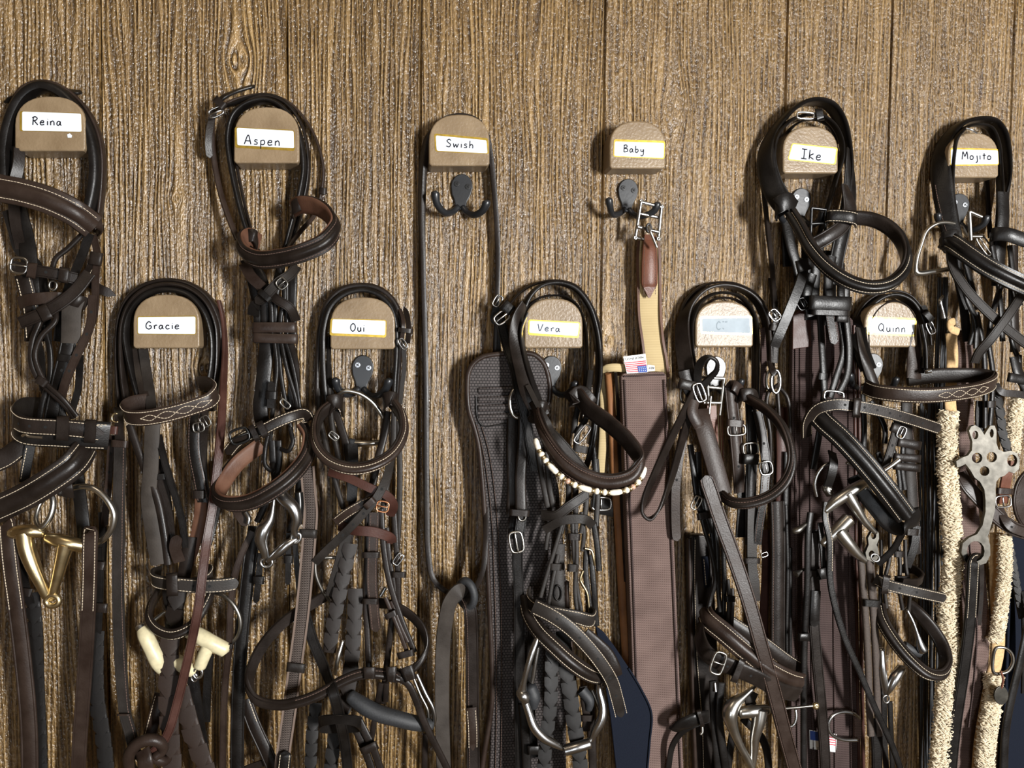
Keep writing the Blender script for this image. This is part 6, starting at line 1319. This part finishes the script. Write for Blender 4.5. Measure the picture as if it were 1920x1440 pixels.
# ================================================================== fleece-lined girth under the Mojito block
sheet(1480, 980, 3.13)
DADD = 10.0
R = thing('fleece_girth', 'brown webbing girth lined with cream sheepskin hanging below the Mojito block', 'girth', (1080, -900, 16)); s = maker(R)
s('webbing_pad', [(1035, -1130, 14), (1030, -800, 14), (1040, -500, 14), (1055, 0, 16), (1085, 400, 20), (1100, 620, 24), (1085, 900, 22), (1050, 1200, 20), (1010, 1560, 20)], 190, 'web_brown', t=8, prof='soft', wvar=[.55, .6, .6, .75, .9, 1.0, 1.0, 1.0, 1.0])
s('webbing_seam', [(1055, 100, 25), (1080, 400, 28), (1100, 620, 30), (1085, 900, 29), (1050, 1200, 27)], 10, 'web_dark', t=4, prof='soft')
s('skin_strip', [(950, -1110, 22), (958, -960, 24), (945, -720, 24), (955, -600, 22), (965, -300, 20), (965, 0, 18)], 78, 'fleece_skin', t=6, prof='soft')
s('skin_strip', [(1215, 60, 22), (1215, 400, 24), (1225, 740, 24), (1170, 1000, 24), (1120, 1300, 24), (1100, 1560, 24)], 92, 'fleece_skin', t=8, prof='soft')
fleece(R, 'fleece_trim', [(935, -640, 26), (928, -500, 28), (925, -300, 30), (940, -100, 32), (955, 100, 32), (955, 300, 32), (925, 520, 32), (930, 640, 32), (950, 760, 32), (920, 960, 32), (900, 1180, 32), (880, 1400, 32), (870, 1580, 32)], 126, 5200, 3)
fleece(R, 'fleece_trim', [(1345, -760, 18), (1315, -560, 20), (1308, -430, 20)], 96, 1100, 5)
fleece(R, 'fleece_trim', [(1262, 80, 30), (1262, 250, 32), (1250, 420, 32), (1225, 600, 32), (1205, 680, 30)], 92, 1900, 6)
fleece(R, 'fleece_trim', [(1200, 900, 28), (1190, 1060, 30), (1160, 1220, 32), (1145, 1400, 32), (1130, 1580, 32)], 120, 2400, 7)
s('fleece_band', [(965, -1180, 26), (945, -1170, 32), (950, -1140, 34), (990, -1120, 30)], 50, 'fleece_skin', t=6, prof='soft')
tube(R, 'd_ring', [(1200, 880, 40), (1195, 800, 40), (1215, 735, 42), (1265, 735, 44), (1305, 770, 44), (1312, 820, 44), (1285, 870, 42), (1240, 885, 40)], 10, 'steel_worn', closed=True)
tube(R, 'tag_lace', [(1240, 870, 46), (1255, 920, 47), (1245, 970, 46)], 7, 'leather_chestnut')
prism('metal_tag', circle(1245, 1015, 42, 55, 18), 44, 46.5, 'plate_steel', R, bevel=.6)
tube(R, 'snap_hook', [(900, -1330, 26), (885, -1300, 28), (895, -1260, 28), (905, -1200, 28)], [8, 12, 10, 18], 'steel')
sheet(1380, 160, 3.0)
for a, b in (((1312, 710, 34), (1320, 870, 30)), ((1312, 710, 34), (1380, 740, 34)), ((1318, 850, 30), (1390, 850, 30))): tube(R, 'buckle_bar', [a, b], 12, 'nickel')
DADD = 0.0
# ================================================================== black cords behind the fleece girth
sheet()
R = thing('cord_girth', 'bundle of thin black cords hanging left of the cream fleece girth', 'cords', (1752, 520, 10))
rg = random.Random(11)
for i in range(14):
    x = 1726 + i * 3.3; y0 = 520 if i > 7 else 760 + rg.uniform(-30, 30)
    tube(R, 'cord', [(x + (9 if y0 < 600 else 0) + rg.uniform(-2, 2), y0 + (yy - y0) * 1.0 if yy > y0 else y0, 6 + rg.uniform(0, 5)) if k == 0 else (x + rg.uniform(-3, 3), max(yy, y0 + 20 * k), 6 + rg.uniform(0, 6)) for k, yy in enumerate((y0, 900, 1080, 1260, 1500))], 1.9, 'rubber_black', sides=6, step=.008)
# ================================================================== navy pad at the right edge
sheet(1480, 980, 3.13)
R = thing('navy_pad', 'navy blue pad hanging at the lower right edge behind the fleece girth', 'pad', (1400, 60, 10))
prism('pad_body', [(1290, 90), (1330, 50), (1560, 50), (1600, 1560), (1230, 1560), (1260, 1000), (1280, 500)], 2, 9, 'navy_cloth', R, bevel=2)
S(R, 'edge_binding', [(1292, 95, 10), (1284, 500, 10), (1266, 1000, 10), (1238, 1540, 10)], 22, 'navy_cloth', t=8, prof='soft')
# ================================================================== bridle on the Mojito block
sheet(1380, 160, 3.0)
R = thing('bridle', 'black bridle with crossed straps and flat metal hackamore cheek on the Mojito block', 'bridle', (1360, 520, 24), 'leather bridles on the blocks'); s = maker(R)
s('headpiece', [(1220, 860, 34, 8), (1188, 720, 30, 25), (1160, 560, 26, 42), (1152, 420, 22, 60), (1185, 300, 20, 80), (1255, 222, 20, 88), (1350, 195, 20, 90), (1430, 205, 20, 90), (1484, 265, 20, 90), (1510, 380, 20, 88), (1522, 520, 22, 75), (1520, 680, 26, 40), (1505, 820, 30, 20)], 116, 'leather_black', t=9, prof='soft', stitch=[lambda x: -.3 if x < .2 else None], smat='thread_dark')
s('crown_strap', E([(1240, 840), (1215, 700), (1205, 540), (1212, 400), (1232, 300), (1290, 238), (1360, 222), (1425, 240), (1465, 320), (1480, 450), (1488, 620), (1480, 800)], 86, 27), 66, 'leather_black', t=6, prof='soft')
tube(R, 'buckle', [(1295, 240, 40), (1325, 250, 42), (1355, 268, 40)], 6, 'steel')
s('cheekpiece', [(1410, 520, 14), (1420, 700, 16), (1430, 860, 18)], 26, 'leather_dark'); s('cheekpiece', [(1500, 600, 30), (1500, 760, 32), (1480, 960, 32), (1470, 1130, 32)], 80, 'leather_black')
tube(R, 'bit_ring', [(1190, 1035, 30), (1110, 1048, 34), (1015, 1052, 36), (1012, 1000, 36), (1040, 900, 36), (1075, 815, 36), (1140, 775, 36), (1210, 775, 34), (1270, 800, 30), (1300, 850, 26)], [15, 15, 17, 14, 12, 11, 11, 11, 11, 10], 'nickel')
s('browband', [(1165, 870, 40), (1210, 880, 56), (1290, 935, 72), (1400, 1010, 86), (1500, 1065, 94), (1640, 1130, 98), (1740, 1170, 96)], 112, 'leather_black', t=8, prof='raised', up=(.45, -.2, .9), stitch=[-.34, .34], lining='leather_black')
s('browband_loop', [(1180, 910, 30), (1165, 865, 48), (1230, 850, 56), (1260, 890, 46)], 84, 'leather_black', up=(0, -.1, 1))
s('browband_loop', [(1450, 890, 30), (1445, 840, 50), (1520, 838, 60), (1620, 870, 64), (1720, 900, 66)], 84, 'leather_black', up=(.1, -.1, 1))
s('flash_strap', [(1205, 900, 46), (1220, 1020, 54), (1290, 1140, 62), (1400, 1260, 68), (1500, 1350, 70), (1640, 1460, 68), (1760, 1540, 64)], 62, 'leather_grey', t=5, prof='crease')
s('flash_strap', [(1660, 1100, 60), (1600, 1190, 72), (1520, 1310, 78), (1430, 1430, 74), (1370, 1500, 66), (1340, 1560, 58)], 64, 'leather_grey', t=5, prof='crease')
cords(R, 'cheekpiece', [[(1250, 900, 34), (1260, 1050, 36), (1300, 1200, 38), (1350, 1330, 40), (1350, 1480, 40)], [(1440, 900, 34), (1470, 1060, 36), (1490, 1260, 38), (1500, 1440, 38)], [(1540, 900, 30), (1560, 1060, 32), (1600, 1240, 34)], [(1290, 1000, 30), (1330, 1140, 32), (1360, 1260, 32)], [(1420, 1440, 40), (1440, 1300, 40), (1500, 1100, 38)]], 36, 'leather_black', t=5)
s('cheekpiece', [(1230, 940, 26), (1250, 1080, 28), (1280, 1230, 30), (1300, 1440, 30)], 60, 'leather_black'); keeper(R, 1262, 1060, 40, 44, 50, -10, 'leather_grey')
s('cheekpiece', [(1560, 900, 26), (1560, 1200, 28), (1570, 1500, 30)], 64, 'leather_dark')
buckle(R, 1400, 900, 34, 120, 40, 55, 'steel_worn', r=5)
sheet(1480, 560, 3.13)
cords(R, 'cheekpiece', [[(1075, 60, 36), (1080, 180, 38), (1060, 270, 36)], [(1100, 80, 38), (1140, 300, 40), (1150, 500, 42), (1150, 760, 46)], [(1170, 260, 40), (1195, 440, 42), (1190, 600, 44), (1175, 780, 46)], [(1280, 60, 34), (1310, 260, 34), (1340, 340, 34)], [(1350, 330, 36), (1355, 440, 38), (1377, 560, 38)]], 34, 'leather_black', t=6)
s('cheekpiece', [(1120, 600, 36), (1115, 700, 38), (1125, 800, 38)], 60, 'leather_black'); keeper(R, 1190, 450, 48, 40, 34, 0, 'leather_dark'); keeper(R, 1185, 620, 50, 44, 44, 0, 'leather_dark')
keeper(R, 1340, 470, 46, 110, 60, 10, 'leather_black'); s('cheekpiece', [(1320, 340, 36), (1345, 440, 40), (1400, 540, 40)], 70, 'leather_black')
s('flash_strap', [(1210, 500, 40), (1240, 545, 44), (1340, 560, 44), (1440, 580, 42)], 46, 'leather_dark')
braid(R, [(1210, 540, 32), (1235, 680, 34), (1250, 800, 34), (1285, 900, 34)], 62, 'leather_black')
plate(R, 'hackamore_cheek', [(1055, 775), (1068, 750), (1090, 742), (1120, 760), (1145, 800), (1160, 775), (1180, 745), (1205, 745), (1216, 775), (1216, 850), (1228, 885), (1260, 900), (1300, 893), (1338, 908), (1352, 945), (1348, 1000), (1320, 1025), (1290, 1015), (1262, 1040), (1235, 1048), (1215, 1075), (1210, 1120), (1213, 1180), (1205, 1250), (1188, 1320), (1165, 1395), (1178, 1445), (1180, 1505), (1155, 1552), (1095, 1572), (1038, 1548), (1010, 1492), (1018, 1436), (1055, 1403), (1102, 1382), (1135, 1330), (1152, 1250), (1152, 1180), (1145, 1120), (1120, 1075), (1088, 1050), (1062, 1005), (1035, 970), (1005, 985), (985, 990), (980, 955), (1010, 935), (1050, 920), (1072, 890), (1075, 840)],
      [circle(1092, 800, 18, 26, 10), circle(1188, 790, 12, 26, 10), circle(1102, 935, 31, 31), circle(1188, 930, 31, 31), circle(1146, 1012, 29, 29), circle(1308, 950, 30, 36), circle(1094, 1482, 52, 60)], 54, 59, 'plate_steel', tl=.06)
s('noseband', [(1000, 1020, 36), (1040, 1090, 44), (1120, 1180, 50), (1230, 1290, 54), (1320, 1350, 54), (1440, 1390, 52)], 92, 'leather_brown', t=6, prof='crease')
s('noseband', [(1440, 1010, 40), (1370, 1090, 44), (1350, 1190, 46), (1380, 1290, 44), (1450, 1340, 42)], 100, 'leather_brown', t=6, prof='crease')
s('noseband', [(1290, 950, 62), (1275, 1040, 62), (1262, 1120, 60), (1250, 1200, 56)], 76, 'leather_chestnut', t=5); keeper(R, 1265, 1130, 66, 90, 40, 4, 'leather_brown'); buckle(R, 1255, 1190, 62, 60, 86, 85, 'steel', r=6)
s('noseband', [(1230, 1230, 50), (1290, 1330, 62), (1400, 1380, 62)], 60, 'leather_brown', holes=[.5])
sheet(1480, 980, 3.13)
s('rein', [(1130, 230, 34), (1100, 212, 52), (1082, 225, 66), (1075, 320, 66), (1065, 500, 62), (1050, 660, 58), (1018, 900, 52), (980, 1150, 48), (952, 1400, 46), (940, 1600, 46)], 82, 'leather_black', t=6, prof='crease', stitch=[lambda x: -.34 if .1 < x < .34 else None, lambda x: .34 if .1 < x < .34 else None])
s('rein', [(1125, 230, 40), (1125, 400, 36), (1110, 600, 34)], 34, 'leather_dark', holes=[.5, .8])
s('rein', [(1440, 300, 36), (1400, 600, 40), (1355, 820, 42), (1300, 1050, 42), (1268, 1250, 42), (1258, 1600, 42)], 56, 'leather_black', t=6, prof='soft')
braid(R, [(1290, 130, 30), (1320, 300, 30), (1345, 460, 30), (1365, 560, 30)], 50, 'leather_black')
s('rein', [(1377, 400, 24), (1385, 700, 24), (1380, 1000, 24)], 50, 'leather_black')
s('noseband', [(1240, -20, 44), (1300, 30, 50), (1380, 60, 50), (1450, 70, 48)], 60, 'leather_brown', t=6)
